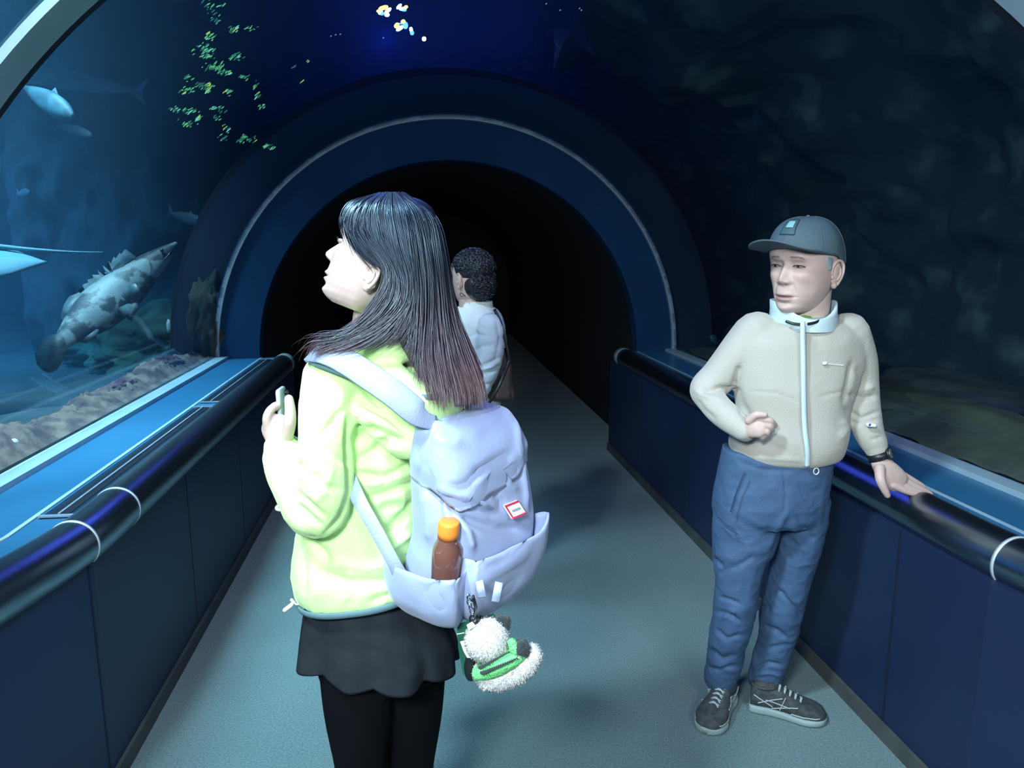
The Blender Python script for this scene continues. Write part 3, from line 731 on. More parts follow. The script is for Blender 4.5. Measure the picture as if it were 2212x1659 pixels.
    folds(j, [  # sleeve creases at the elbow and back of the arm
        ([(752, 905), (756, 990), (757, 1060), (735, 1120), (700, 1160)], 7, -.012),
        ([(745, 880), (700, 935), (690, 960)], 9, -.006), ([(750, 1000), (715, 985), (690, 960)], 8, -.005),
        ([(740, 1060), (700, 1050), (672, 1020)], 8, -.006), ([(628, 1060), (668, 1085), (705, 1120)], 7, -.006), ([(640, 1090), (670, 1118), (700, 1140)], 6, -.005),
        ([(650, 1020), (672, 960), (664, 900)], 10, -.008), ([(622, 1000), (650, 1010), (665, 1030)], 8, -.004),
        ([(600, 1010), (630, 990)], 7, -.003), ([(720, 1010), (700, 1060), (680, 1085)], 9, .004),
        # back of the trunk
        ([(770, 1000), (830, 960), (880, 950)], 12, -.012), ([(765, 1020), (830, 1035), (895, 1000)], 10, -.010), ([(765, 960), (800, 930), (860, 950)], 14, -.012),
        ([(790, 1050), (850, 1030), (900, 1010)], 9, .008), ([(830, 1160), (870, 1120), (905, 1080)], 11, -.011), ([(840, 1190), (890, 1150)], 8, .007), ([(820, 1100), (880, 1090)], 8, -.007),
        ([(770, 1085), (850, 1060), (900, 1040)], 8, -.007), ([(700, 1240), (760, 1258), (830, 1255), (880, 1230)], 11, -.009), ([(720, 1215), (790, 1228), (850, 1215)], 10, .005),
        ([(690, 1180), (705, 1210), (690, 1250)], 10, -.009), ([(668, 1165), (690, 1190)], 9, -.012), ([(655, 1200), (660, 1290)], 8, -.005), ([(740, 1300), (760, 1270), (752, 1230)], 8, .004), ([(800, 1300), (850, 1280)], 8, -.006),
        # shoulder
        ([(700, 800), (735, 860), (742, 930)], 10, .003), ([(780, 780), (810, 830), (800, 860)], 12, -.005), ([(760, 862), (800, 880), (840, 900), (880, 935)], 7, -.014), ([(800, 862), (850, 885), (900, 905)], 8, -.010)])
    nfold(j, .0035, 9, (1, 1, .6), 4); nfold(j, .0022, 22, (1, 1, .8), 9)
    # binding along the hem, zip edge and cord ends
    hb = MB(); r1 = hring(650, 950, 1257, 1.55, .147, .88, .029, 60); r1 = [Vector(p) for p in r1]; r1 = r1+[r1[0], r1[1]]
    hb.tube(r1, [(.008, .004)]*len(r1), 8, ends=False, upv=(0, 0, 1)); hb.build('hem_binding', M_hem, root)
    zb = MB(); ribbon(zb, [PD(645, 1150, 1.50), PD(640, 1200, 1.49), PD(640, 1260, 1.49), PD(650, 1310, 1.49)], .012, .003, -RT-FWH*.4); zb.build('zip_edge', M_zip, root)
    limb(c := MB(), [(655, 1300, 1.48, .002), (642, 1306, 1.47, .002), (634, 1300, 1.47, .0025), (630, 1296, 1.47, .0035)], n=8); limb(c, [(634, 1300, 1.47, .003), (628, 1308, 1.47, .0045), (615, 1318, 1.47, .0045)], n=10); c.build('drawcord', M_cord, root)
    limb(c := MB(), [(602, 1090, 1.42, .002), (598, 1098, 1.42, .004), (604, 1102, 1.42, .003)], n=8); c.build('sleeve_tab', M_cord, root)
    ribbon(c := MB(), [PD(905, 858, 1.385), PD(945, 855, 1.39), PD(990, 835, 1.42)], .011, .003, -FWH); c.build('hood_elastic', M_hem, root)
    # skirt
    def pleat(u, ring):
        out = []; n = len(ring); cx = sum(p[0] for p in ring)/n; cy = sum(p[1] for p in ring)/n
        for k, p in enumerate(ring):
            a = 2*PI*k/n; q = 1+u**1.3*(.10*(abs(math.sin(a*4.5+.3))-.6)+.035*math.sin(a*5+1.9)+.012*math.sin(a*17))
            zz = p[2]-u**2*(.014*(abs(math.sin(a*4.5+.3))-.6)+.022*math.cos(a-.3))
            out.append((cx+(p[0]-cx)*q, cy+(p[1]-cy)*q, zz))
        return out
    b = MB(); hloft(b, [(662, 930, 1250, 1.55, .125), (662, 945, 1290, 1.55, .133), (655, 965, 1335, 1.555, .142), (650, 982, 1375, 1.56, .154), (650, 985, 1412, 1.565, .165)], 8, 150, mod=pleat)
    sk = b.build('skirt', M_skirt, root)
    # hair: cap and long fall, then strands
    hb = MB()
    hloft(hb, [(815, 872, 424, 1.50, .035), (783, 905, 430, 1.50, .060), (758, 932, 448, 1.50, .080), (750, 946, 475, 1.50, .086), (768, 954, 505, 1.50, .088), (806, 961, 540, 1.50, .088), (848, 966, 575, 1.50, .084), (858, 972, 620, 1.50, .080),
               (858, 980, 660, 1.50, .078), (848, 990, 700, 1.49, .078), (850, 1003, 740, 1.48, .074), (885, 1018, 780, 1.47, .06), (915, 1030, 830, 1.46, .045), (935, 1035, 872, 1.45, .028)], 5, 60)
    n_ = len(hb.v); zs_ = np.array(hb.v)[:, 2]; ba = np.clip((1.62-zs_)/.50, 0, 1)
    G = [[(800, 424, 1.46), (757, 442, 1.44), (742, 472, 1.435), (748, 508, 1.44)],
         [(812, 421, 1.45), (768, 448, 1.42), (756, 488, 1.415), (775, 530, 1.415), (806, 562, 1.42), (824, 578, 1.42)],
         [(818, 420, 1.445), (780, 449, 1.415), (771, 496, 1.41), (796, 540, 1.41), (826, 568, 1.41), (838, 583, 1.41)],
         [(822, 419, 1.44), (788, 450, 1.412), (785, 505, 1.405), (832, 560, 1.405), (840, 595, 1.405), (826, 640, 1.40), (785, 695, 1.395), (728, 735, 1.39), (668, 766, 1.385)],
         [(835, 418, 1.44), (812, 452, 1.41), (822, 520, 1.40), (860, 590, 1.40), (862, 652, 1.395), (816, 705, 1.39), (750, 742, 1.385), (690, 762, 1.38)],
         [(845, 418, 1.44), (845, 462, 1.408), (859, 540, 1.40), (880, 610, 1.40), (874, 670, 1.395), (830, 715, 1.385), (775, 745, 1.38), (720, 762, 1.38)],
         [(855, 418, 1.44), (875, 462, 1.41), (888, 540, 1.40), (897, 620, 1.40), (893, 690, 1.39), (872, 725, 1.385), (850, 742, 1.385)],
         [(862, 418, 1.45), (896, 462, 1.425), (912, 540, 1.415), (920, 620, 1.41), (918, 700, 1.40), (912, 780, 1.38), (925, 850, 1.36), (932, 885, 1.36)],
         [(870, 419, 1.46), (925, 466, 1.45), (940, 540, 1.44), (948, 620, 1.44), (955, 700, 1.43), (968, 780, 1.41), (985, 850, 1.38), (985, 895, 1.37)],
         [(874, 420, 1.49), (938, 470, 1.49), (956, 540, 1.49), (966, 620, 1.49), (983, 690, 1.48), (1008, 760, 1.46), (1034, 835, 1.43), (1040, 890, 1.41)],
         [(872, 421, 1.54), (932, 478, 1.56), (955, 555, 1.57), (970, 650, 1.56), (998, 730, 1.54), (1030, 800, 1.51), (1040, 870, 1.47)],
         [(850, 424, 1.58), (860, 500, 1.60), (880, 600, 1.60), (900, 700, 1.62), (940, 800, 1.60)],
         [(812, 423, 1.55), (785, 470, 1.585), (800, 560, 1.585), (820, 640, 1.58), (830, 720, 1.60)]]
    strands('hair', G, 4600, M_hairw, root, .00105, 5, .0040, 24, (hb.v, hb.f, ba), skip=(2,))
    # a few fine flyaway hairs over the front of the shoulder
    strands('loose_hair', [[(800, 690, 1.39), (740, 715, 1.385), (690, 722, 1.38), (668, 745, 1.38)], [(790, 710, 1.385), (720, 740, 1.38), (672, 752, 1.38), (650, 790, 1.385)]], 46, M_hairw, root, .0006, 8, .006)
    # phone
    ph = empty('smartphone', PD(609, 880, 1.52), 'silver-edged phone held upright by the woman in the lime jacket', 'phone')
    c = PD(609, 876, 1.535); nv = -(RT*.97+FWH*.06); sdv = np.cross(nv, ZV); upn = ZV*.97-FWH*.1
    def slab(w2, h2, t2, r, off, m, nm, cut=None):
        outl = []
        for qx, qy, a0 in ((w2-r, h2-r, 0), (-w2+r, h2-r, 90), (-w2+r, -h2+r, 180), (w2-r, -h2+r, 270)):
            for k in range(6): a = math.radians(a0+18*k); outl.append((qx+r*math.cos(a), qy+r*math.sin(a)))
        R_ = [[tuple(c+nv*(off+dz)+sdv*x*q+upn*y*q) for x, y in outl] for dz, q in ((-t2, .96), (-t2*.6, 1), (t2*.6, 1), (t2, .96))]
        return MB().loft(R_).build(nm, m, ph)
    slab(.028, .040, .0042, .008, 0, M_silver, 'phone_case'); slab(.025, .036, .0006, .006, .0043, M_screen, 'screen')
    q = MB(); q.tube([c+sdv*.02+upn*.026+nv*-.0045, c+sdv*.02+upn*.026+nv*-.0065], .006, 14); q.build('camera_lens', M_screen, ph)
    return root
M_sole = mat('white_sole', (.6, .62, .6), .6); M_canvas = mat('grey_canvas', (.25, .27, .28), .8); M_lace = mat('pale_lace', (.6, .62, .6), .7)
M_zip = mat('yellow_green_tape', (.42, .72, .05), .6)
M_silver = mat('silver_case', (.50, .58, .66), .3, .1); M_screen = mat('dark_glass', (.01, .015, .02), .08)
M_hairw = strandmat('long_hair', [(0, (.009, .016, .030)), (.30, (.008, .012, .024)), (.48, (.026, .014, .018)), (.72, (.085, .050, .062)), (1, (.17, .085, .075))], .38, spec=1.0)
woman()

# ---------------------------------------------------------------- backpack, bottle, plush charm
M_pack = mat('lilac_nylon', (.31, .385, .60), .5, col2=(.28, .355, .57), scale=6, bump=.05, bscale=150, sheen=.2)
M_strap = mat('pale_webbing', (.36, .45, .64), .6, bump=.15, bscale=300)
M_red = mat('red_border', (.65, .03, .07), .6); M_white = mat('white_print', (.85, .85, .85), .6); M_gpr = mat('grey_print', (.25, .33, .38), .6)
def backpack():
    root = empty('backpack', PD(1000, 1330, 1.5), 'pale lilac-blue backpack on the back of the woman in the lime jacket', 'backpack')
    N = (RT*.76-FWH*.65); L = (-RT*.65-FWH*.76)         # outwards from her back; towards her left side
    TAB = [(1003, 884, .055, .16, .8), (1000, 900, .10, .21, .72), (1004, 940, .135, .235, .62), (1014, 1000, .150, .252, .58), (1022, 1070, .158, .262, .56), (1026, 1130, .165, .268, .55), (1016, 1190, .178, .272, .55),
           (1008, 1240, .172, .250, .58), (1004, 1274, .145, .212, .65), (1004, 1298, .10, .155, .75), (1004, 1312, .05, .085, .9)]
    T = crspline(TAB, 7); T = [np.array(t) for t in T]
    def pt(i, a, off=0):
        cx, py, dn, dl, p = T[i]; c = PD(cx, py, 1.475); ca, sa = math.cos(a), math.sin(a)
        return c+N*((dn/2+off)*math.copysign(abs(ca)**p, ca))+L*((dl/2+off)*math.copysign(abs(sa)**p, sa))
    n = 110; rings = [[tuple(pt(i, 2*PI*k/n)) for k in range(n)] for i in range(len(T))]
    b = MB(); b.loft(rings); o = b.build('main_body', M_pack, root)
    sub = o.modifiers.new('s', 'SUBSURF'); sub.levels = sub.render_levels = 1; bake(o)
    FL = [([(945, 905), (915, 960), (912, 1010), (930, 1060), (990, 1090), (1060, 1110), (1120, 1140)], 9, -.012),
          ([(925, 1050), (960, 1062), (1010, 1072), (1062, 1100)], 8, .010), ([(960, 1052), (985, 1058), (1010, 1048), (1035, 1022), (1060, 1010)], 6, -.010),
          ([(1020, 1018), (1045, 1012), (1068, 998), (1090, 980)], 5, -.009), ([(1075, 990), (1100, 1015), (1118, 1025)], 10, -.018), ([(1050, 1015), (1068, 1055), (1088, 1100)], 6, -.009), ([(1080, 1000), (1100, 1050), (1118, 1060)], 8, .006),
          ([(945, 1075), (1000, 1120), (1080, 1145), (1150, 1150)], 12, -.012), ([(930, 1040), (950, 1120), (962, 1180)], 8, -.008), ([(915, 1060), (925, 1120), (930, 1170)], 8, .007), ([(980, 1090), (1010, 1150), (1020, 1190)], 9, .008),
          ([(1128, 930), (1140, 1010), (1150, 1110)], 6, -.007), ([(1115, 905), (1128, 1000), (1138, 1100)], 5, .006), ([(925, 930), (960, 950), (1000, 955)], 14, .006), ([(1040, 930), (1052, 960)], 4, -.004), ([(960, 945), (985, 940)], 4, -.004)]
    folds(o, [(p_, w_, h_*1.35) for p_, w_, h_ in FL]); nfold(o, .0028, 11, (1, 1, 1), 2)
    # side pocket with gathered rim
    def patch(name, i0, i1, a0, a1, off, rim=None, rimb=None, m=M_pack, thick=.003, nf=.002, fl=None):
        na = 36; idx = np.linspace(i0, i1, 26); P_ = []
        def at(f, a, o_):
            i = int(f); t = f-i; return pt(i, a, o_)*(1-t)+pt(min(i+1, len(T)-1), a, o_)*t
        b = MB(); nI = len(idx)
        for s_ in (0, 1):
            for j, f in enumerate(idx):
                for k in range(na+1):
                    a = a0+(a1-a0)*k/na; e = min(1, min(k, na-k)/5)*min(1, (nI-1-j)/5+.0)
                    ff = f+(rim(k/na) if rim else 0)*(1-j/(nI-1))+(rimb(k/na) if rimb else 0)*(j/(nI-1)); o_ = off*max(.12, e)+(thick if s_ else 0)
                    b.v.append(tuple(at(min(max(ff, 0), len(T)-1.01), a, o_)))
        M_ = nI*(na+1)
        for j in range(nI-1):
            for k in range(na):
                q = j*(na+1)+k; b.f.append((q, q+1, q+na+2, q+na+1)); b.f.append((M_+q, M_+q+na+1, M_+q+na+2, M_+q+1))
        for k in range(na): b.f.append((k, M_+k, M_+k+1, k+1)); q = (nI-1)*(na+1)+k; b.f.append((q, q+1, M_+q+1, M_+q))
        for j in range(nI-1): q = j*(na+1); b.f.append((q, q+na+1, M_+q+na+1, M_+q)); q += na; b.f.append((q, M_+q, M_+q+na+1, q+na+1))
        b.m = [0]*len(b.f); o = b.build(name, m, root)
        if fl: folds(o, fl)
        nfold(o, nf, 12, (1, 1, 1), 7); return o
    nT = len(T)-1; row = lambda py: float(np.interp(py, [t[1] for t in T], range(len(T))))
    patch('side_pocket', row(1178), row(1338), PI*.17, PI*.82, .036, lambda u: row(1178)*0+2.0*(u-.5), fl=[([(880, 1180), (880, 1240), (900, 1300)], 10, .005), ([(960, 1230), (930, 1280), (960, 1320)], 10, -.006), ([(1000, 1210), (985, 1280)], 8, -.006)])
    patch('front_pocket', row(1150), row(1330), -PI*.34, PI*.22, .026, lambda u: -3.0*math.exp(-((u-.12)/.2)**2), fl=[([(1020, 1230), (1060, 1180), (1150, 1160)], 9, -.010), ([(1030, 1260), (1080, 1230), (1140, 1190)], 10, .008), ([(1080, 1300), (1120, 1240)], 9, -.008)])
    patch('top_flap', row(888), row(1035), -PI*.40, PI*.62, .010, lambda u: 0, lambda u: 2.6*math.sin((u-.38)*7.5)*(1 if u > .38 else .7)-1.0*(u < .3), nf=.003, fl=FL)
    # label, shoulder straps, pull tabs
    i = int(row(1092)); c = pt(i, -.06, .004); u = L*-1; 
    def lab(x0, x1, z0, z1, m, nm, off):
        q = [c+u*x+ZV*z+RT*(-z*.6)+N*off for x, z in ((x0, z0), (x1, z0), (x1, z1), (x0, z1))]
        return MB().add([tuple(p) for p in q]+[tuple(p-N*.002) for p in q], [(0, 1, 2, 3), (7, 6, 5, 4), (0, 4, 5, 1), (1, 5, 6, 2), (2, 6, 7, 3), (3, 7, 4, 0)]).build(nm, m, tagp, False)
    tagp = lab_root = None
    q = [c+u*x+ZV*z+RT*(-z*.6)+N*.006 for x, z in ((-.021, -.014), (.021, -.014), (.021, .014), (-.021, .014))]
    tagp = MB().add([tuple(p) for p in q]+[tuple(p-N*.006) for p in q], [(0, 1, 2, 3), (7, 6, 5, 4), (0, 4, 5, 1), (1, 5, 6, 2), (2, 6, 7, 3), (3, 7, 4, 0)]).build('label_patch', M_white, root, False)
    tagp['label'] = 'white label with red edge stripes'
    lab(-.021, .021, .011, .014, M_red, 'stripe', .0072); lab(-.021, .021, -.014, -.011, M_red, 'stripe', .0072); lab(-.021, -.018, -.011, .011, M_red, 'stripe', .0072); lab(-.011, .014, -.002, .002, M_gpr, 'print', .0072)
    b = MB(); ribbon(b, [PD(668, 775, 1.50), PD(672, 768, 1.435), PD(700, 765, 1.39), PD(745, 780, 1.375), (PD(800, 815, 1.362)), PD(850, 850, 1.357), PD(900, 890, 1.365), PD(940, 905, 1.40)], [.020, .030, .040, .050, .052, .052, .052, .05], .008, -FWH*.85+ZV*.5)
    st = b.build('shoulder_strap', M_strap, root)
    b = MB(); ribbon(b, [PD(663, 772, 1.47), PD(680, 785, 1.405), PD(740, 808, 1.380), PD(815, 838, 1.365)], .010, .003, -FWH*.9+ZV*.4); b.build('strap_edging', M_hem, st)
    b = MB(); ribbon(b, [PD(715, 965, 1.50), PD(752, 1030, 1.43), PD(778, 1085, 1.39), PD(815, 1150, 1.375), PD(850, 1215, 1.37), PD(875, 1262, 1.385)], [.034, .034, .030, .028, .027, .034], .004, -FWH); b.build('shoulder_strap', M_strap, root)
    for x0, y0, x1, y1 in ((1035, 1255, 1042, 1290), (1078, 1258, 1070, 1300)):
        b = MB(); ribbon(b, [PD(x0, y0, 1.290), PD((x0+x1)/2, (y0+y1)/2, 1.280), PD(x1, y1, 1.285)], .015, .003, -FWH); b.build('pull_tab', M_strap, root)
    # grab handle
    b = MB(); ribbon(b, [PD(925, 880, 1.46), PD(940, 868, 1.45), PD(965, 872, 1.45), PD(975, 888, 1.46)], .016, .004, -FWH+ZV*.2); b.build('grab_handle', M_strap, root)
    return root
backpack()
def bottle():
    root = empty('drink_bottle', PD(965, 1200, 1.40), 'orange-capped bottle of brown drink standing in the backpack side pocket', 'bottle')
    D = 1.335; base = PD(962, 1290, D+.03); top = PD(970, 1127, D); ax = (top-base); H_ = np.linalg.norm(ax); ax /= H_
    def prof(pr, m, nm, par): b = MB(); b.tube([base+ax*h for h, r in pr], [r*1.13 for h, r in pr], 30, ends=False, upv=tuple(RT)); return b.build(nm, m, par)
    prof([(0, .024), (.01, .027), (H_-.075, .027), (H_-.055, .025), (H_-.038, .018), (H_-.026, .0155)], M_tea, 'bottle_body', root)
    c = prof([(H_-.032, .0185), (H_-.020, .0185), (H_-.003, .0182), (H_, .0170), (H_+.0005, .0165), (H_+.0005, .002)], M_cap, 'cap', root)
    b = MB()
    for k in range(30):
        a = 2*PI*k/30; w_ = np.cross(ax, RT); d = (RT*math.cos(a)+w_*math.sin(a))*.0187; b.tube([base+ax*(H_-.031)+d, base+ax*(H_-.006)+d], .0008, 5)
    b.build('cap_ribs', M_cap, c)
M_tea = mat('brown_drink', (.16, .07, .055), .08, spec=.7, coat=.6); M_cap = mat('orange_cap', (.95, .30, .04), .4)
bottle()
M_fur = mat('white_plush', (.85, .88, .90), .9, bump=.5, bscale=300, sheen=.5); M_knitg = mat('green_knit', (.22, .85, .30), .85, bump=.8, bscale=220); M_knitk = mat('black_plush', (.02, .035, .04), .9, bump=.4, bscale=300, sheen=.3)
M_card = mat('dark_green_card', (.02, .13, .085), .4); M_chain = mat('chain_metal', (.8, .84, .88), .2, 1.0); M_clipk = mat('black_clip', (.01, .012, .016), .4)
def fuzz(o, n=2600, ln=.006, rad=.0005, seed=3, m=None):
    """short plush pile standing on a mesh, as one part"""
    a = getv(o); nn = getn(o); rng = np.random.default_rng(seed); ix = rng.integers(0, len(a), n); V_, F_ = [], []
    for i in ix:
        p = a[i]+rng.normal(0, .0012, 3); d = nn[i]+rng.normal(0, .35, 3); d /= np.linalg.norm(d); s_ = np.cross(d, [.3, .2, 1]); s_ /= np.linalg.norm(s_)+1e-9; w_ = np.cross(d, s_); k = len(V_)
        V_ += [tuple(p+s_*rad*1.6), tuple(p-s_*rad*.8+w_*rad*1.4), tuple(p-s_*rad*.8-w_*rad*1.4), tuple(p+d*ln*rng.uniform(.6, 1.2)-ZV*ln*.2)]
        F_ += [(k, k+1, k+3), (k+1, k+2, k+3), (k+2, k, k+3)]
    return V_, F_
def plush(name, b, m, root, vox=.003, n=2600, ln=.006, seed=3):
    ln *= .75
    o = b.build(name, m, None); fuse(o, vox, 3); V_, F_ = fuzz(o, n, ln, seed=seed)
    v = [tuple(q) for q in getv(o)]; f = [tuple(p.vertices) for p in o.data.polygons]; bpy.data.objects.remove(o); k = len(v)
    return obj(name, v+V_, f+[tuple(i+k for i in q) for q in F_], m, root)
def charm():
    root = empty('plush_charm', PD(1070, 1400, 1.40), 'white plush toy in a green striped knit hanging from the backpack', 'plush toy')
    D = 1.335
    hd = MB(); hd.ball(PD(1052, 1382, D), (.042, .038, .042), 30, 22); plush('head', hd, M_fur, root, .003, 3200, .007, 1)
    bd = MB(); limb(bd, [(1050, 1452, D, .024), (1075, 1455, D, .030), (1105, 1445, D, .031), (1132, 1428, D, .028), (1146, 1416, D, .022)]); bd.ball(PD(1060, 1470, D), (.025, .025, .014), 20, 14); plush('body', bd, M_fur, root, .003, 3600, .008, 2)
    kb = MB(); limb(kb, [(1036, 1450, D, .014, .026), (1060, 1440, D-.006, .020, .033), (1085, 1428, D-.010, .022, .035), (1112, 1415, D-.006, .018, .031), (1122, 1408, D, .014, .024)], upv=tuple(ZV)); k = kb.build('knit_vest', M_knitg, root); nfold(k, .001, 160)
    for x0, y0, x1, y1 in ((1036, 1443, 1100, 1408), (1040, 1455, 1118, 1422)):
        s_ = MB(); P_ = [PD(x0+(x1-x0)*t, y0+(y1-y0)*t+(1.3 if i % 2 else -1.3), D-.044-.008*math.sin(PI*t)) for i, t in enumerate(np.linspace(0, 1, 34))]
        s_.tube(P_, [.0034-.0018*i/33 for i in range(34)], 8); s_.build('knit_stripe', M_knitk, k)
    cf = MB(); limb(cf, [(1106, 1388, D-.018, .009), (1112, 1402, D-.020, .011), (1118, 1418, D-.018, .010)], n=16); cf.build('sleeve', M_knitg, root)
    hb = MB(); hb.ball(PD(1126, 1402, D-.018), (.0165, .015, .0175), 22, 16); plush('paw', hb, M_knitk, root, .0025, 900, .004, 4)
    for x, y, r in ((1084, 1346, .017), (1040, 1345, .013)):
        e = MB(); e.ball(PD(x, y, D+.014), (r, r*.8, r), 20, 14); plush('ear', e, M_knitk, root, .0025, 700, .004, 5)
    lg = MB(); limb(lg, [(1016, 1420, D+.01, .009), (1014, 1440, D+.01, .011), (1018, 1458, D+.01, .012)], n=16); lg.build('strap_loop', M_clipk, root)
    # hang card, clip and chain
    nv = (RT*-.1-FWH); cd = MB()
    def card(pts, m, nm, th=.0015, par=root):
        q = [PD(*p) for p in pts]; b = MB(); k = len(q); b.add([tuple(p) for p in q]+[tuple(p+FWH*th) for p in q], [tuple(range(k)), tuple(range(2*k-1, k-1, -1))]+[(i, k+i, k+(i+1) % k, (i+1) % k) for i in range(k)]); return b.build(nm, m, par, False)
    D2 = D+.035
    cdn = card([(987, 1352, D2), (992, 1347, D2), (1040, 1335, D2), (1066, 1325, D2), (1072, 1340, D2), (1060, 1420, D2), (1020, 1462, D2), (1000, 1458, D2), (990, 1400, D2)], M_card, 'hang_card')
    card([(987, 1369, D2-.001), (1003, 1366, D2-.001), (1003, 1368, D2-.001), (987, 1371, D2-.001)], M_white, 'printed_line', .0005, cdn)
    card([(994, 1386, D-.004), (1002, 1384, D-.004), (1006, 1402, D-.004), (1018, 1412, D-.004), (1018, 1421, D-.004), (1009, 1421, D-.004), (1001, 1406, D-.004)], M_white, 'paper_tab', .0008)
    card([(1008, 1350, D-.02), (1020, 1343, D-.02), (1028, 1352, D-.02), (1012, 1362, D-.02)], M_white, 'fabric_label', .0008)
    for k, (x, y) in enumerate(((1012, 1290), (1014, 1300), (1016, 1310), (1020, 1320), (1023, 1329))):
        b = MB(); c = PD(x, y, 1.262+.014*k); r = .0062; a_ = (RT if k % 2 else FWH*.6+RT*.5)
        b.tube([c+a_*(r*.62*math.cos(t))+ZV*(r*math.sin(t)) for t in np.linspace(0, 2*PI, 17)], .0017, 8, ends=False); b.build('chain_link', M_chain, root)
    b = MB(); c = PD(1024, 1337, 1.328); b.tube([c+RT*.008*math.cos(t)+ZV*.009*math.sin(t) for t in np.linspace(0, 2*PI, 17)], .0022, 8, ends=False); b.build('split_ring', M_clipk, root)
    b = MB(); b.tube([PD(1022, 1290, 1.268), PD(1028, 1312, 1.29), PD(1024, 1334, 1.325)], [(.005, .003)]*3, 10); b.build('clip', M_clipk, root)
charm()

# ---------------------------------------------------------------- the man in the cap
M_skinm = skinmat('skin_tan', (.56, .42, .38), (.42, .24, .23), (.07, .055, .05))
M_fleece = mat('beige_fleece', (.45, .435, .39), .85, col2=(.42, .405, .36), scale=6, bump=.25, bscale=260, sheen=.3)
M_trim = mat('pale_blue_trim', (.55, .70, .75), .6); M_pants = mat('blue_trousers', (.046, .10, .205), .75, col2=(.040, .090, .185), scale=14, bump=.2, bscale=220)
M_cap2 = mat('slate_cap', (.065, .11, .135), .75, col2=(.058, .10, .125), scale=20, bump=.2, bscale=250); M_capd = mat('dark_badge', (.04, .10, .12), .6); M_badge = mat('badge_teal', (.25, .48, .48), .5)
M_greyhair = mat('grey_hair', (.30, .38, .42), .6, col2=(.20, .26, .30), scale=120, bump=.5, bscale=200, stretch=(1, 1, .2))
M_shoe = mat('charcoal_mesh', (.028, .035, .040), .8, col2=(.05, .06, .065), scale=60, bump=.3, bscale=200); M_sole2 = mat('grey_sole', (.26, .36, .37), .6); M_pipe = mat('pale_piping', (.34, .42, .44), .5)
M_green = mat('green_undershirt', (.08, .25, .03), .8); M_black = mat('black_resin', (.012, .014, .018), .4)
M_emb = mat('white_embroidery', (.82, .84, .84), .7); M_blue = mat('blue_patch', (.03, .05, .45), .6)
def man():
    root = empty('person', PD(1640, 1540, 2.30)*np.array([1, 1, 0]), 'man in cap, beige fleece and blue trousers with one hand on the right handrail', 'person')
    s = 1.19
    fwd = -RT*.80-FWH*.60-ZV*.04; up = ZV+RT*.03
    O = PD(1737, 571, 2.22)
    Q, fc, P, T, basis = build_head(O, fwd, up, s, ws=1.03, zs_up=.86, old=True, brow=1.1, jaw=.95)
    b = MB()
    limb(b, [(1752, 600, 2.24, .062), (1748, 650, 2.24, .060), (1742, 690, 2.245, .064), (1738, 720, 2.25, .075)])
    hloft(b, [(1650, 1825, 705, 2.25, .06), (1610, 1850, 735, 2.25, .085), (1600, 1840, 800, 2.25, .10), (1610, 1815, 900, 2.25, .10), (1590, 1790, 990, 2.25, .11), (1570, 1770, 1080, 2.26, .11), (1590, 1750, 1095, 2.26, .09)])
    legs = [[(1618, 1080, 2.25, .082), (1605, 1170, 2.25, .074), (1592, 1290, 2.24, .055), (1570, 1400, 2.28, .045), (1556, 1490, 2.33, .036)],
            [(1735, 1080, 2.27, .070), (1724, 1170, 2.28, .050), (1692, 1300, 2.30, .045), (1668, 1400, 2.33, .042), (1655, 1500, 2.34, .034)]]
    for L in legs: limb(b, L)
    limb(b, [(1618, 725, 2.25, .048), (1575, 790, 2.27, .040), (1527, 845, 2.28, .034), (1570, 890, 2.20, .032), (1618, 926, 2.13, .026)])
    limb(b, [(1845, 725, 2.25, .048), (1856, 800, 2.26, .040), (1862, 875, 2.25, .034), (1880, 940, 2.22, .030), (1895, 985, 2.20, .024, .021)])
    # right hand at the belly, loosely curled
    limb(b, [(1605, 926, 2.13, .024, .019), (1618, 925, 2.105, .029, .019), (1632, 920, 2.09, .036, .018), (1642, 917, 2.085, .034, .016)], upv=tuple(ZV))
    for x0, y0, x1, y1, x2, y2, d in ((1636, 903, 1662, 908, 1674, 919, 2.075), (1640, 912, 1662, 920, 1668, 930, 2.075), (1638, 923, 1656, 932, 1656, 941, 2.078), (1632, 935, 1646, 942, 1645, 949, 2.085)):
        limb(b, [(x0, y0, d+.012, .0105), (x1, y1, d-.004, .0098), (x2, y2, d+.012, .0085)], n=14)
    limb(b, [(1618, 908, 2.09, .013), (1634, 896, 2.075, .0115), (1652, 896, 2.068, .0095)], n=14)
    # left hand spread on the rail
    hu = tuple(RT*.70+UP*.70)
    limb(b, [(1897, 984, 2.20, .026, .020), (1905, 1002, 2.193, .031, .020), (1918, 1020, 2.188, .037, .019), (1932, 1034, 2.188, .038, .017), (1944, 1043, 2.190, .034, .014)], upv=hu)
    for p0, p1, p2, p3, r, dz in (((1927, 1047), (1955, 1060), (1982, 1069), (2001, 1075), .0102, 2.180), ((1938, 1041), (1968, 1056), (1998, 1068), (2017, 1076), .0104, 2.190),
                                  ((1948, 1034), (1974, 1048), (1996, 1059), (2010, 1066), .0100, 2.200), ((1952, 1026), (1970, 1036), (1986, 1045), (1996, 1051), .0088, 2.210)):
        limb(b, [(*p0, dz, r*1.2), (*p1, dz, r*1.03), (*p2, dz+.002, r*.92), (*p3, dz+.004, r*.74)], n=14)
    limb(b, [(1900, 1012, 2.175, .016), (1902, 1036, 2.155, .0145), (1910, 1056, 2.15, .012), (1917, 1070, 2.15, .0095)], n=16)
    eb = MB()
    for side in (-1, 1): add_ear(eb, T, side, -.016, -.022, 1.15, w0=.068)
    n0 = len(Q); hv = np.vstack([Q, np.array(eb.v)]); hf = fc+[tuple(i+n0 for i in f) for f in eb.f]
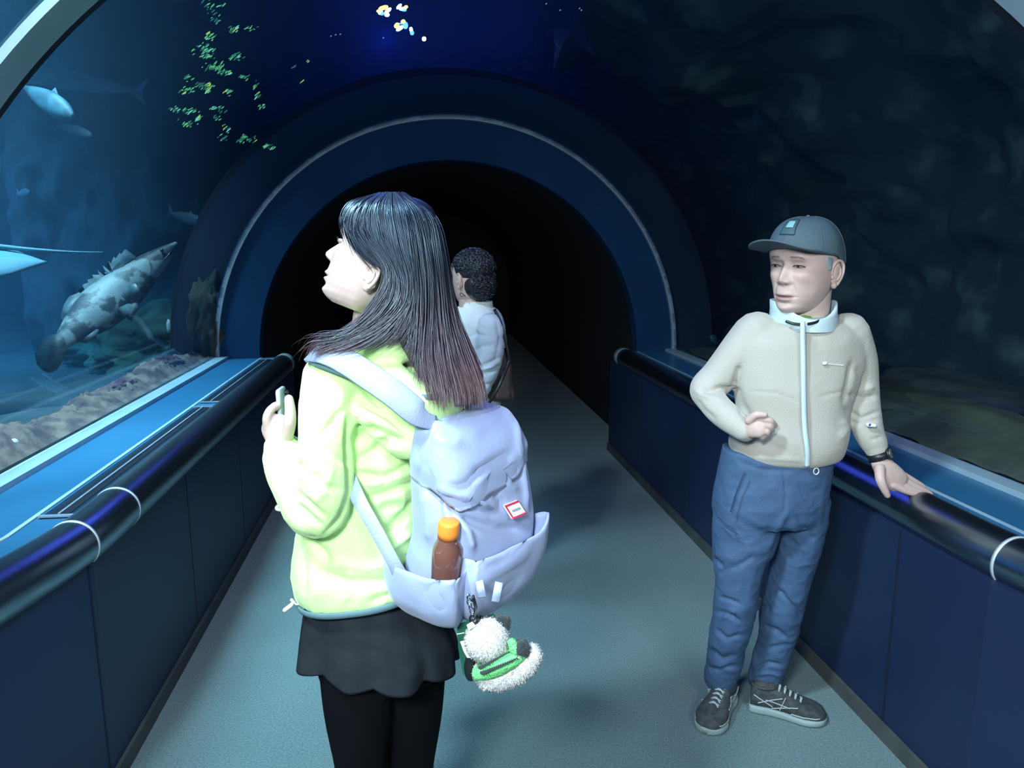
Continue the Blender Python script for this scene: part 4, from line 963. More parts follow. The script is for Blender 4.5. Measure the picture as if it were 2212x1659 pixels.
    person_body('body', root, b, (hv, hf, P), M_skinm, .0026, 4)
    for side in (-1, 1): add_eye(T, basis, side, root, s, M_eye, M_iris, M_lash, .62)
    # hair showing under the cap
    hb = MB(); sd, fw_, up_ = basis
    for side in (-1, 1):
        hb.tube([T((side*.066, .016, .030)), T((side*.0720, .010, .012)), T((side*.0735, .008, -.008))], [(.022, .009), (.019, .008), (.009, .005)], 14, upv=tuple(fw_))
    hb.tube([T((-.068, -.045, .0)), T((-.045, -.085, -.01)), T((0, -.100, -.015)), T((.045, -.085, -.01)), T((.068, -.045, .0))], [(.030, .008)]*5, 14, upv=tuple(up_)); h = hb.build('hair', M_greyhair, root)
    # cap
    cap = MB(); rings = []
    def cappt(u, t, off=0):
        a = u*PI/2*.97; rr = math.cos(a)**.72; c, sn = math.cos(t), math.sin(t)
        y = ((.100 if c > 0 else .112)+off)*rr*c-.004; x = (.0845+off)*rr*sn; drop = (-.046*max(0, -c)**.8-.018*sn*sn+.004*c)*(1-u)**1.5
        return T((x, y, .042+(.074+off)*math.sin(a)**.95+drop))
    for u in np.linspace(0, 1, 26): rings.append([tuple(cappt(u, 2*PI*k/72)) for k in range(72)])
    for off in (.985,):
        cen = T((0, 0, .03)); rings = [[tuple(cen+(np.array(p)-cen)*off) for p in rings[0]]]+rings
    cap.loft(rings); cc = cap.build('cap', M_cap2, root)
    cc['label'] = 'slate blue baseball cap'
    b = MB(); V0 = []
    for lay in (0, 1):
        for j in range(13):
            r = j/12
            for k in range(31):
                t = (k/30-.5)*PI*.92; e = r; sx = math.sin(t); x = .082*sx*(1+.06*e); y = .094*math.cos(t)*(1-e)+.020*0+e*(.066+.098*max(0, math.cos(t))**.72)
                z = .043+.020*e-.026*sx**2*(.7+.3*e)+(.0035 if lay else 0)
                b.v.append(tuple(T((x, y, z))))
    for lay, off in ((0, 0), (1, 403)):
        for j in range(12):
            for k in range(30):
                a = off+j*31+k; b.f.append((a, a+1, a+32, a+31))
    for k in range(30): b.f.append((372+k, 373+k, 403+373+k, 403+372+k)); b.f.append((k, k+1, 403+k+1, 403+k))
    for j in range(12): b.f.append((j*31, j*31+31, 403+j*31+31, 403+j*31)); b.f.append((j*31+30, j*31+61, 403+j*31+61, 403+j*31+30))
    b.m = [0]*len(b.f); b.build('brim', M_cap2, cc)
    b = MB(); b.ball(T((0, -.004, .1165)), (.006, .006, .004)); b.build('cap_button', M_cap2, cc)
    for t in (0, 1.05, 2.1, 3.14, 4.19, 5.24):
        b = MB(); pts = [cappt(u, t, .0006) for u in np.linspace(.02, .98, 16)]
        b.tube(pts, .0011, 6); b.build('seam', M_cap2, cc)
    capface = cappt
    def capatch(u0, u1, t0, t1, off, m, nm, par):
        b = MB(); n = 10
        for lay in (off, off+.0025):
            for j in range(n+1):
                for k in range(n+1): b.v.append(tuple(capface(u0+(u1-u0)*j/n, t0+(t1-t0)*k/n, lay)))
        M_ = (n+1)**2
        for j in range(n):
            for k in range(n): a = j*(n+1)+k; b.f += [(a, a+1, a+n+2, a+n+1), (M_+a, M_+a+n+1, M_+a+n+2, M_+a+1)]
        for k in range(n):
            b.f += [(k, M_+k, M_+k+1, k+1), (n*(n+1)+k, n*(n+1)+k+1, M_+n*(n+1)+k+1, M_+n*(n+1)+k), (k*(n+1), (k+1)*(n+1), M_+(k+1)*(n+1), M_+k*(n+1)), (k*(n+1)+n, M_+k*(n+1)+n, M_+(k+1)*(n+1)+n, (k+1)*(n+1)+n)]
        b.m = [0]*len(b.f); return b.build(nm, m, par)
    bd = capatch(.26, .70, -.30, .16, .001, M_capd, 'badge', cc); capatch(.42, .60, -.22, .02, .0034, M_badge, 'badge_mark', bd)
    # fleece jacket
    b = MB()
    hloft(b, [(1672, 1802, 690, 2.245, .078, .95), (1650, 1822, 698, 2.245, .088, .95), (1615, 1846, 712, 2.25, .100, .92), (1588, 1862, 735, 2.25, .112, .9), (1585, 1862, 790, 2.25, .120, .9), (1588, 1842, 840, 2.25, .126, .88), (1594, 1826, 885, 2.25, .130, .88),
              (1588, 1826, 925, 2.25, .136, .88), (1578, 1820, 955, 2.25, .138, .88), (1580, 1812, 978, 2.25, .132, .88), (1588, 1802, 988, 2.25, .122, .9)], 5, 56)
    limb(b, [(1632, 722, 2.25, .070), (1596, 765, 2.26, .066), (1553, 812, 2.275, .058), (1524, 840, 2.27, .050), (1538, 866, 2.235, .045), (1572, 902, 2.17, .043), (1608, 928, 2.125, .036)])
    limb(b, [(1830, 722, 2.25, .066), (1852, 775, 2.255, .060), (1858, 830, 2.255, .056), (1862, 880, 2.245, .053), (1875, 930, 2.225, .045), (1888, 960, 2.215, .039), (1892, 970, 2.21, .034)])
    j = b.build('jacket', [M_fleece], None); fuse(j, .0055, 6); setpar(j, root)
    folds(j, [([(1515, 848), (1555, 838), (1590, 842)], 6, -.012), ([(1500, 842), (1530, 858), (1560, 862)], 5, .006), ([(1505, 862), (1520, 885), (1545, 905)], 5, -.006), ([(1590, 835), (1600, 870), (1610, 900)], 7, -.010),
              ([(1598, 790), (1590, 820), (1585, 835)], 6, -.012), ([(1600, 870), (1625, 905), (1640, 950)], 8, -.005), ([(1835, 850), (1860, 862), (1895, 855)], 6, -.010), ([(1822, 880), (1860, 905), (1897, 890)], 5, -.008), ([(1850, 845), (1890, 835)], 6, .006),
              ([(1842, 780), (1832, 830), (1822, 870)], 7, -.010), ([(1850, 790), (1868, 830), (1850, 850)], 8, -.006), ([(1835, 912), (1862, 915), (1900, 905)], 5, -.006), ([(1880, 950), (1905, 945)], 4, -.004), ([(1820, 905), (1830, 925), (1815, 950)], 8, .006),
              ([(1620, 845), (1680, 850), (1725, 868)], 2.5, -.003), ([(1768, 858), (1800, 850), (1830, 842)], 2.5, -.003), ([(1585, 965), (1640, 955), (1700, 975)], 9, -.006), ([(1610, 985), (1660, 990), (1740, 995)], 5, .003), ([(1760, 700), (1770, 760)], 14, -.003)])
    nfold(j, .003, 9, (1, 1, .7), 14)
    # collar: two raised edges in pale trim
    for dz, r_, nm in ((0, .088, 'collar'), ):
        cb = MB(); rings = []
        for i, (py, hw, bb) in enumerate(((706, 70, .104), (690, 69, .104), (668, 67, .102), (648, 67, .100), (650, 62, .094), (676, 58, .088), (700, 56, .084))):
            c = PD(1735, py, 2.243); a_ = hw/F*2.27; rg = []
            for k in range(60):
                t = 2*PI*k/60; fr = max(0, -math.sin(t)); dp = .046*fr**2.2*(1 if i in (3, 4) else .45 if i == 2 else .05)
                rg.append(tuple(c+RT*a_*math.cos(t)+FWH*bb*math.sin(t)-ZV*(dp+.004*fr)))
            rings.append(rg)
        cb.loft(rings+[rings[0]], cap=False); co = cb.build(nm, M_trim, root)
    co['label'] = 'pale blue stand-up collar'
    b = MB(); limb(b, [(1738, 690, 2.175, .026, .012), (1738, 704, 2.172, .018, .008)]); hloft(b, [(1690, 1782, 690, 2.245, .072), (1690, 1784, 706, 2.245, .076)], 3); b.build('undershirt', M_green, root)
    for pts in ([(1698, 694, 2.150), (1713, 699, 2.138), (1728, 701, 2.134)], [(1745, 700, 2.134), (1760, 697, 2.138), (1772, 692, 2.146)]):
        b = MB(); limb(b, [(*p, .0022, .0042) for p in pts], upv=tuple(FWH)); b.build('collar_slot', M_black, root)
    b = MB(); ribbon(b, [PD(1734, 694, 2.130), PD(1734, 720, 2.122), PD(1735, 780, 2.116), PD(1736, 850, 2.112), PD(1738, 920, 2.103), PD(1744, 975, 2.105), PD(1744, 1008, 2.116)], .014, .006, -FWH); z = b.build('zip', M_trim, root); z['label'] = 'pale blue front zip'
    # chest embroidery and cuff emblem
    b = MB(); b.ball(PD(1782, 785, 2.126), (.009, .004, .0055), 14, 10); b.build('chest_logo', M_emb, root)
    b = MB(); xs = np.linspace(1788, 1822, 22); b.tube([PD(x, 786+3.4*(x-1782)/40+1.3*math.sin(i*2.1), 2.128+.0003*(x-1782)) for i, x in enumerate(xs)], .0016, 6); b.build('chest_lettering', M_emb, root)
    b = MB(); limb(b, [(1876, 918, 2.172, .0095, .0065), (1888, 919, 2.172, .0095, .0065)], upv=tuple(FWH)); e = b.build('cuff_emblem', M_emb, root)
    b = MB(); b.ball(PD(1879, 918, 2.164), (.004, .002, .0045), 14, 10); b.build('emblem_fill', M_blue, e)
    # watch
    wc = PD(1900, 984, 2.205); dirn = PD(1908, 1008, 2.20)-PD(1890, 960, 2.215); dirn /= np.linalg.norm(dirn)
    wt = MB(); wt.tube([wc-dirn*.011, wc+dirn*.011], [(.0355, .032)]*2, 36, ends=False, upv=tuple(RT)); wo = wt.build('watch_strap', M_black, root)
    wt = MB(); q = PD(1921, 980, 2.185); wt.tube([q-(RT*.6-FWH*.6+ZV*.35)*.004, q+(RT*.6-FWH*.6+ZV*.35)*.006], [.019, .019], 28, ends=False); wo2 = wt.build('watch_case', M_black, root)
    wt = MB(); q2 = q+(RT*.6-FWH*.6+ZV*.35)*.006; d_ = (RT*.6-FWH*.6+ZV*.35); wt.tube([q2-d_*.002, q2+d_*.002, q2+d_*.0022], [.0160, .0150, .001], 28, ends=False); wt.build('watch_face', M_silverd, wo2)
    # trousers
    b = MB()
    hloft(b, [(1562, 1795, 968, 2.25, .120, .92), (1556, 1792, 1010, 2.25, .124, .92), (1546, 1785, 1060, 2.25, .128, .9), (1541, 1778, 1100, 2.255, .126, .9), (1545, 1772, 1120, 2.26, .115, .9)], 4, 50)
    limb(b, [(1612, 1080, 2.25, .100, .105), (1610, 1150, 2.25, .106, .098), (1596, 1210, 2.245, .084, .088), (1594, 1260, 2.24, .070, .078), (1586, 1320, 2.25, .068, .072), (1573, 1380, 2.27, .062, .066), (1565, 1430, 2.30, .060, .062), (1556, 1462, 2.32, .058, .060)], upv=tuple(RT))
    limb(b, [(1735, 1080, 2.26, .080, .10), (1730, 1150, 2.265, .070, .092), (1715, 1210, 2.28, .066, .082), (1702, 1260, 2.29, .066, .075), (1688, 1320, 2.30, .068, .070), (1678, 1380, 2.32, .062, .065), (1662, 1430, 2.33, .060, .060), (1652, 1466, 2.34, .058, .058)], upv=tuple(RT))
    p = b.build('trousers', [M_pants], None); fuse(p, .0055, 4); setpar(p, root)
    folds(p, [([(1608, 1020), (1590, 1060), (1578, 1105)], 2.5, -.005), ([(1540, 1115), (1565, 1135), (1592, 1152)], 2.5, -.004), ([(1590, 1150), (1596, 1162)], 4, .006), ([(1700, 1105), (1680, 1140), (1655, 1190)], 7, .006), ([(1720, 1110), (1740, 1145), (1765, 1170)], 6, -.005),
              ([(1710, 1125), (1726, 1170), (1745, 1200)], 6, .003), ([(1540, 1205), (1560, 1225)], 5, -.008), ([(1550, 1240), (1590, 1225), (1635, 1200)], 6, -.006), ([(1555, 1290), (1585, 1300), (1598, 1305)], 4, -.008), ([(1548, 1322), (1580, 1328), (1600, 1345)], 5, -.010),
              ([(1560, 1335), (1590, 1318)], 5, .006), ([(1545, 1360), (1570, 1380), (1600, 1370)], 5, -.007), ([(1530, 1400), (1560, 1425), (1590, 1415)], 6, -.008), ([(1522, 1440), (1550, 1448), (1590, 1438)], 4, -.009), ([(1600, 1000), (1650, 1015), (1720, 1018)], 4, -.004),
              ([(1650, 1290), (1680, 1275), (1700, 1285)], 4, -.007), ([(1640, 1310), (1665, 1312)], 5, -.008), ([(1685, 1280), (1715, 1310), (1733, 1330)], 4, -.010), ([(1645, 1350), (1680, 1365), (1700, 1380)], 5, -.008), ([(1655, 1400), (1685, 1395), (1712, 1390)], 5, -.006), ([(1620, 1445), (1660, 1432), (1690, 1438)], 4, -.009), ([(1625, 1458), (1660, 1455), (1690, 1462)], 4, .006),
              ([(1693, 1020), (1698, 1070), (1692, 1120)], 3, -.004)])
    nfold(p, .0035, 10, (1, 1, 1.1), 21); nfold(p, .002, 24, (1, 1, 1.2), 3)
    for pts in ([(1608, 1022, 2.128), (1592, 1060, 2.13), (1578, 1105, 2.138)], [(1542, 1112, 2.165), (1565, 1135, 2.14), (1592, 1152, 2.128)]):
        b = MB(); limb(b, [(*q, .0022) for q in pts], n=8); b.build('pocket_zip', M_navyzip, root)
    b = MB(); c = PD(1763, 1018, 2.135); b.tube([c+RT*.008*math.cos(t)+ZV*.010*math.sin(t) for t in np.linspace(0, 2*PI, 15)], .0018, 6, ends=False); b.build('drawcord_loop', M_emb, root)
    # socks and shoes
    for (x, y, D) in ((1556, 1478, 2.33), (1655, 1485, 2.34)):
        b = MB(); limb(b, [(x, y-16, D, .040), (x, y+6, D, .040), (x, y+26, D, .036)]); b.build('sock', M_emb, root)
    k1 = PH(1575, 1512, 0.0); t1 = PH(1522, 1588, 0.0); k2 = PH(1618, 1528, 0.0); t2 = PH(1785, 1562, 0.0)
    shoe(root, k1[:2], t1[:2], [M_sole2, M_shoe, M_pipe, M_pipe], w_=.052, top=.105)
    shoe(root, k2[:2], t2[:2], [M_sole2, M_shoe, M_pipe, M_pipe], w_=.050, top=.108)
    return root
M_silverd = mat('grey_dial', (.16, .20, .22), .2, .5); M_navyzip = mat('navy_zip', (.02, .05, .12), .6)
man()

# ---------------------------------------------------------------- the person behind
M_shirt = mat('white_shirt', (.70, .80, .86), .8, col2=(.66, .76, .82), scale=8, bump=.1, bscale=120); M_dtr = mat('dark_trousers', (.012, .016, .026), .8)
M_curl = strandmat('curly_hair', [(0, (.012, .011, .014)), (.5, (.02, .016, .018)), (1, (.03, .022, .022))], .35, spec=.8)
M_skin3 = skinmat('skin_neutral', (.52, .38, .34), (.40, .22, .22), (.03, .025, .025))
def behind():
    root = empty('person', PD(1010, 1240, 3.1)*np.array([1, 1, 0]), 'person with short curly dark hair and white shirt, back turned in the tunnel', 'person')
    s = 1.0; fwd = -RT*.66+FWH*.75-ZV*.03; up = ZV; O = PD(1018, 595, 3.1)
    Q, fc, P, T, basis = build_head(O, fwd, up, s, zs_up=.80)
    b = MB(); limb(b, [(1022, 610, 3.11, .058), (1020, 645, 3.11, .056), (1022, 675, 3.12, .062)])
    hloft(b, [(985, 1070, 672, 3.12, .07), (975, 1070, 705, 3.13, .07), (970, 1070, 780, 3.13, .085), (970, 1065, 880, 3.13, .09), (955, 1070, 960, 3.12, .12), (965, 1060, 1010, 3.12, .11)])
    for dx, dD in ((-20, -.06), (20, .06)):
        a = PD(1012+dx, 980, 3.12+dD); f = a.copy(); f[2] = .08; b.tube([a, (a+f)/2, f], [.080, .055, .040], 20)
    limb(b, [(1046, 715, 3.05, .034), (1040, 790, 3.02, .032), (1020, 850, 3.0, .030), (975, 835, 3.03, .030), (945, 815, 3.08, .024)])
    limb(b, [(940, 815, 3.08, .024, .014), (925, 806, 3.09, .032, .014)], upv=tuple(ZV))
    for i in range(4): limb(b, [(925, 796+6*i, 3.09, .009), (912, 798+6*i, 3.10, .009), (902, 804+6*i, 3.12, .008)], n=12)
    limb(b, [(930, 798, 3.07, .011), (918, 788, 3.08, .009)], n=12)
    limb(b, [(975, 705, 3.24, .042), (965, 790, 3.26, .038), (955, 850, 3.24, .034), (930, 835, 3.2, .030), (915, 815, 3.17, .024)])
    eb = MB()
    for side in (-1, 1): add_ear(eb, T, side, -.012, -.02, 1.0)
    n0 = len(Q); hv = np.vstack([Q, np.array(eb.v)]); hf = fc+[tuple(i+n0 for i in f) for f in eb.f]
    person_body('body', root, b, (hv, hf, P), M_skin3, .004, 3)
    for side in (-1, 1): add_eye(T, basis, side, root, s, M_eye, M_iris, M_lash)
    # curls: base and coils
    rng = random.Random(4); V_, F_, A_ = [], [], []
    hb = MB(); M3 = Matrix((tuple(basis[0]), tuple(basis[1]), tuple(basis[2]))).transposed()
    hb.ball(T((0, -.018, .030)), (.080, .092, .078), 30, 22, 0, M3); hb.ball(T((0, -.052, -.040)), (.068, .055, .062), 24, 18, 0, M3)
    n = 0
    while n < 620:
        a = rng.uniform(0, 2*PI); z = rng.uniform(-.11, 1); ct = math.cos(a)
        x, y, zz = math.sin(a)*.080, ct*.092, z
        r = math.sqrt(max(0, 1-max(0, z)**2)) if z > 0 else 1
        p = (x*r, -.018+y*r, .030+.078*z if z > 0 else .03+z*1.1)
        if p[1] > .035 and p[2] < .055: continue
        if abs(p[0]) > .045 and p[1] > -.025 and p[2] < .022: continue
        
        if n % 3 == 0:
            e1, e2 = rng.uniform(-.95, .95), rng.uniform(-1, .6); p = (.068*math.sin(e1)*math.cos(e2), -.052-.055*math.cos(e1)*math.cos(e2), -.040+.062*math.sin(e2))
        c = T(p); R_ = rng.uniform(.008, .016); d = (c-T((0, -.02, .01))); d /= np.linalg.norm(d); u_ = np.cross(d, [rng.uniform(-1, 1), rng.uniform(-1, 1), rng.uniform(-1, 1)]); u_ /= np.linalg.norm(u_); v_ = np.cross(d, u_)
        ph = rng.random()*6; k = len(hb.v)
        hb.tube([c+(u_*math.cos(ph+t)+v_*math.sin(ph+t))*R_*(1-.05*t)+d*(.003*math.sin(t*2)+.002) for t in np.linspace(0, 5.2, 14)], [.0022*(1-.5*q/13) for q in range(14)], 5); n += 1
    h = hb.build('hair', M_curl, root); ca = h.data.color_attributes.new('paint', 'FLOAT_COLOR', 'POINT')
    rr = np.random.default_rng(1).random(len(hb.v)//5+1).repeat(5)[:len(hb.v)]; A = np.stack([np.full(len(rr), .3), np.full(len(rr), .5), rr*0, rr*0+1], 1).astype(np.float32); ca.data.foreach_set('color', A.ravel())
    b = MB()
    hloft(b, [(990, 1068, 662, 3.115, .075), (972, 1083, 680, 3.12, .095), (962, 1092, 710, 3.12, .11), (958, 1096, 760, 3.12, .12), (960, 1095, 800, 3.12, .12), (966, 1084, 850, 3.12, .118), (962, 1080, 900, 3.12, .125), (960, 1082, 935, 3.12, .13)], 5, 50)
    limb(b, [(1060, 708, 3.03, .060), (1058, 760, 3.0, .058), (1045, 810, 2.99, .052), (1022, 852, 2.99, .046), (985, 838, 3.03, .040), (955, 820, 3.07, .033)])
    limb(b, [(980, 708, 3.22, .056), (968, 790, 3.26, .05), (958, 850, 3.24, .045), (928, 828, 3.2, .034)])
    j = b.build('shirt', [M_shirt], None); fuse(j, .006, 4); setpar(j, root)
    folds(j, [([(990, 735), (1030, 722), (1060, 728)], 4, -.007), ([(995, 770), (1040, 748), (1065, 745)], 4, -.007), ([(1000, 792), (1045, 790), (1085, 770)], 4, -.010), ([(1020, 812), (1060, 805), (1092, 785)], 4, -.009), ([(1030, 800), (1070, 792)], 3, .006), ([(1040, 835), (1065, 828), (1085, 815)], 4, -.008), ([(1045, 860), (1075, 850)], 4, -.008), ([(1072, 690), (1080, 730), (1070, 780)], 4, -.005)])
    nfold(j, .004, 12, (1, 1, 2), 5)
    b = MB(); rings = [hring(993, 1066, 668, 3.115, .073), hring(995, 1064, 650, 3.115, .071), hring(998, 1061, 650, 3.115, .066), hring(997, 1062, 668, 3.115, .067)]; b.loft(rings+[rings[0]], cap=False); b.build('collar', M_shirt, root)
    tb = MB(); hloft(tb, [(962, 1078, 925, 3.12, .128), (960, 1080, 960, 3.12, .135), (968, 1070, 1010, 3.12, .12)], 3)
    for dx, dD in ((-22, -.06), (22, .06)):
        a = PD(1012+dx, 985, 3.12+dD); f = a.copy(); f[2] = .07; tb.tube([a, (a*.6+f*.4), (a*.3+f*.7), f], [.088, .078, .064, .060], 22)
        h = f-FWH*0+RT*.05; e = f-RT*.19+FWH*.07; shoe(root, h[:2], e[:2], [M_sole2, M_shoe, M_pipe, M_pipe], w_=.045, top=.085)
    t = tb.build('trousers', M_dtr, root); fuse(t, .007, 4)
    # shoulder bag carried on the far hip
    bag = empty('shoulder_bag', PD(1100, 880, 3.05), 'floral brown bag hanging behind the hip of the person in the white shirt', 'bag')
    b = MB(); rings = []
    for u in np.linspace(0, 1, 12):
        pl, pr = 1050+3*u, 1096+18*u**.7; py = 752+112*u; th = .035*math.sin(PI*min(1, .12+u*.82))**.5+.004
        rings.append(hring(pl, pr, py, 3.04, th, .7))
    b.loft(rings); bb = b.build('bag_body', M_floral, bag); nfold(bb, .003, 20)
    b = MB(); ribbon(b, [PD(1068, 668, 3.03), PD(1082, 700, 3.0), PD(1097, 760, 2.99), PD(1098, 785, 2.985), PD(1080, 830, 2.935), PD(1056, 872, 2.925), PD(1040, 900, 2.94)], .012, .003, -FWH); b.build('strap', M_clipk, bag)
M_floral = mat('floral_print', (.075, .062, .055), .8, col2=(.15, .07, .08), scale=28, detail=3, lo=.5, hi=.62)
behind()

# ---------------------------------------------------------------- inside the tank
M_reef = mat('reef_rubble', (.075, .045, .042), .95, col2=(.21, .15, .11), scale=9, detail=8, bump=.9, bscale=30, lo=.42, hi=.66)
M_purple = mat('purple_reef', (.055, .020, .035), .95, col2=(.14, .08, .09), scale=14, detail=8, bump=1, bscale=45, lo=.42, hi=.68)
M_mossy = mat('mossy_rock', (.015, .045, .038), .95, col2=(.04, .12, .085), scale=4, detail=7, bump=.7, bscale=18)
M_brown = mat('brown_rock', (.025, .035, .028), .95, col2=(.06, .065, .042), scale=5, detail=7, bump=.7, bscale=20)
M_oliv = mat('olive_ledge', (.05, .06, .04), .95, col2=(.09, .10, .07), scale=3, detail=7, bump=.5, bscale=20)
M_shell = mat('pale_shell', (.55, .60, .60), .6)
def rock(name, c, r, m, seed, label, cat='rock', group=None, amp=.25, nu=56, nv=36, parent=None):
    b = MB(); b.ball((0, 0, 0), (1, 1, 1), nu, nv); v = []
    for p in b.v:
        q = Vector(p); d = 1+amp*mnoise.fractal(q*1.3+Vector((seed, 0, 0)), 1.0, 2.0, 3)+amp*.45*mnoise.fractal(q*5+Vector((0, seed, 0)), .9, 2.0, 4)
        v.append((c[0]+q.x*r[0]*d, c[1]+q.y*r[1]*d, c[2]+q.z*r[2]*d))
    b.v = v; o = b.build(name, m, parent)
    return tag(o, label, cat, group) if label else o
# rubble bank heaped along the foot of the left glass
def bank():
    v = []; f = []; nu, nv = 420, 60
    for j in range(nv+1):
        for i in range(nu+1):
            y = 1.9+3.5*i/nu; t = j/nv; x = -1.462-.62*t
            top = float(np.interp(y, [1.9, 2.6, 2.99, 3.2, 3.5, 3.8, 4.15, 4.66, 5.3], [.88, .885, .885, .842, .82, .85, .838, .868, .83]))
            z = float(np.interp(t, [0, .12, .26, .5, 1.0], [.785, .785+(top-.785)*.8, top, top-.10, .50]))
            n = mnoise.fractal(Vector((x, y, 0))*6, .9, 2.1, 5); z += (.018*n+.022*mnoise.noise(Vector((x*26, y*26, 1)))+.014*mnoise.noise(Vector((x*60, y*60, 5))))*min(1, t*7); x += .02*mnoise.noise(Vector((x*9, y*9, 3)))*min(1, t*6)
            v.append((min(x, -1.46), y, z))
    for j in range(nv):
        for i in range(nu): a = j*(nu+1)+i; f.append((a, a+1, a+nu+2, a+nu+1))
    o = obj('reef_bank', v, f, M_reef); tag(o, 'sloping tan and purple rubble bank against the left glass', 'reef', kind='stuff')
bank()
rg = random.Random(12)
LAB = ['dark purple reef lump on the rubble bank nearest the arch', 'knobbly purple reef lump highest on the left rubble bank', 'brownish purple reef lump midway along the left bank', 'low purple reef lump at the near end of the left bank']
for k, (px, py, X, r) in enumerate(((430, 778, -1.60, (.08, .22, .045)), (352, 788, -1.60, (.08, .24, .055)), (262, 836, -1.59, (.08, .18, .045)), (15, 935, -1.60, (.07, .10, .030)))):
    d = FW+RT*(px-CXP)/F+UP*(CYP-py)/F; p = CAM+d*(X/d[0]); rock('reef_lump', p-ZV*.012, r, M_purple, 3.1*k+1, LAB[k], 'reef rock', 'purple reef lumps on the rubble bank', .35)
d = FW+RT*(28-CXP)/F+UP*(CYP-957)/F; p = CAM+d*(-1.53/d[0]); rock('shell', p, (.022, .030, .016), M_shell, 5, 'small pale round shell lying on the rubble by the near left glass', 'shell', amp=.1, nu=20, nv=14)
rock('mossy_boulder', PZ(345, 745, 6.1), (.55, .5, .32), M_mossy, 7, 'low green mossy boulder behind the rubble bank on the left', amp=.3)
rock('mossy_boulder', PZ(262, 742, 6.9), (.55, .5, .17), M_mossy, 9, 'flat dark green boulder under the tail of the spotted grouper', amp=.3)
rock('rock_column', PZ(462, 700, 5.35), (.14, .22, .36), M_brown, 11, 'upright brown rock column beside the left foot of the arch', amp=.35)
rock('rock_column', PZ(500, 690, 5.9), (.10, .2, .55), M_brown, 21, 'narrow dark rock behind the brown column by the arch', amp=.35)
for k, (px, py, Z, r, lb) in enumerate(((384, 725, 5.5, (.030, .03, .075), 'pale upright coral stub in front of the green boulder'), (405, 690, 5.6, (.035, .03, .09), 'blue-grey coral stub above the paler stub near the arch'), (366, 705, 5.5, (.02, .02, .05), 'thin pale coral twig left of the upright stub'))):
    rock('coral_stub', PZ(px, py, Z), r, M_shell if k != 1 else M_mossy, 4+k, lb, 'coral', amp=.25, nu=24, nv=18)
# dark rock mass added deep in the tank to darken the water there
def rf2(u, v): return (-4.3+2.7*u, 8.6-.8*math.sin(u*3)+.5*v, -.2+4.6*v), (0, -1, 0)
rockwall(rf2, 120, 70, 'wall_reef', M_deep, .5, .7, 9.1)
# olive ledge outside the right glass
def ledge_r():
    v = []; f = []; nu, nv = 150, 30
    for j in range(nv+1):
        for i in range(nu+1):
            y = .2+5.2*i/nu; t = j/nv; x = 1.975+.75*t
            top = float(np.interp(y, [.2, 1.6, 2.2, 3.0, 4.2, 5.4], [1.00, .97, .93, .90, .84, .80])); prof = float(np.interp(t, [0, .35, .6, 1], [0, 1, .9, 0]))
            z = (.785 if t < .35 else .6)+(top-(.785 if t < .35 else .6))*prof+.03*mnoise.fractal(Vector((x, y, 4))*3, .9, 2.1, 5); v.append((x, y, z))
    for j in range(nv):
        for i in range(nu): a = j*(nu+1)+i; f.append((a, a+nu+1, a+nu+2, a+1))
    o = obj('rock_ledge', v, f, M_oliv); tag(o, 'smooth olive-brown rock ledge outside the right glass behind the man', 'rock ledge')
ledge_r()
rock('boulder', PZ(2010, 868, 3.6), (.42, .5, .12), M_brown, 31, 'low dark boulder above the olive ledge outside the right glass', amp=.3)

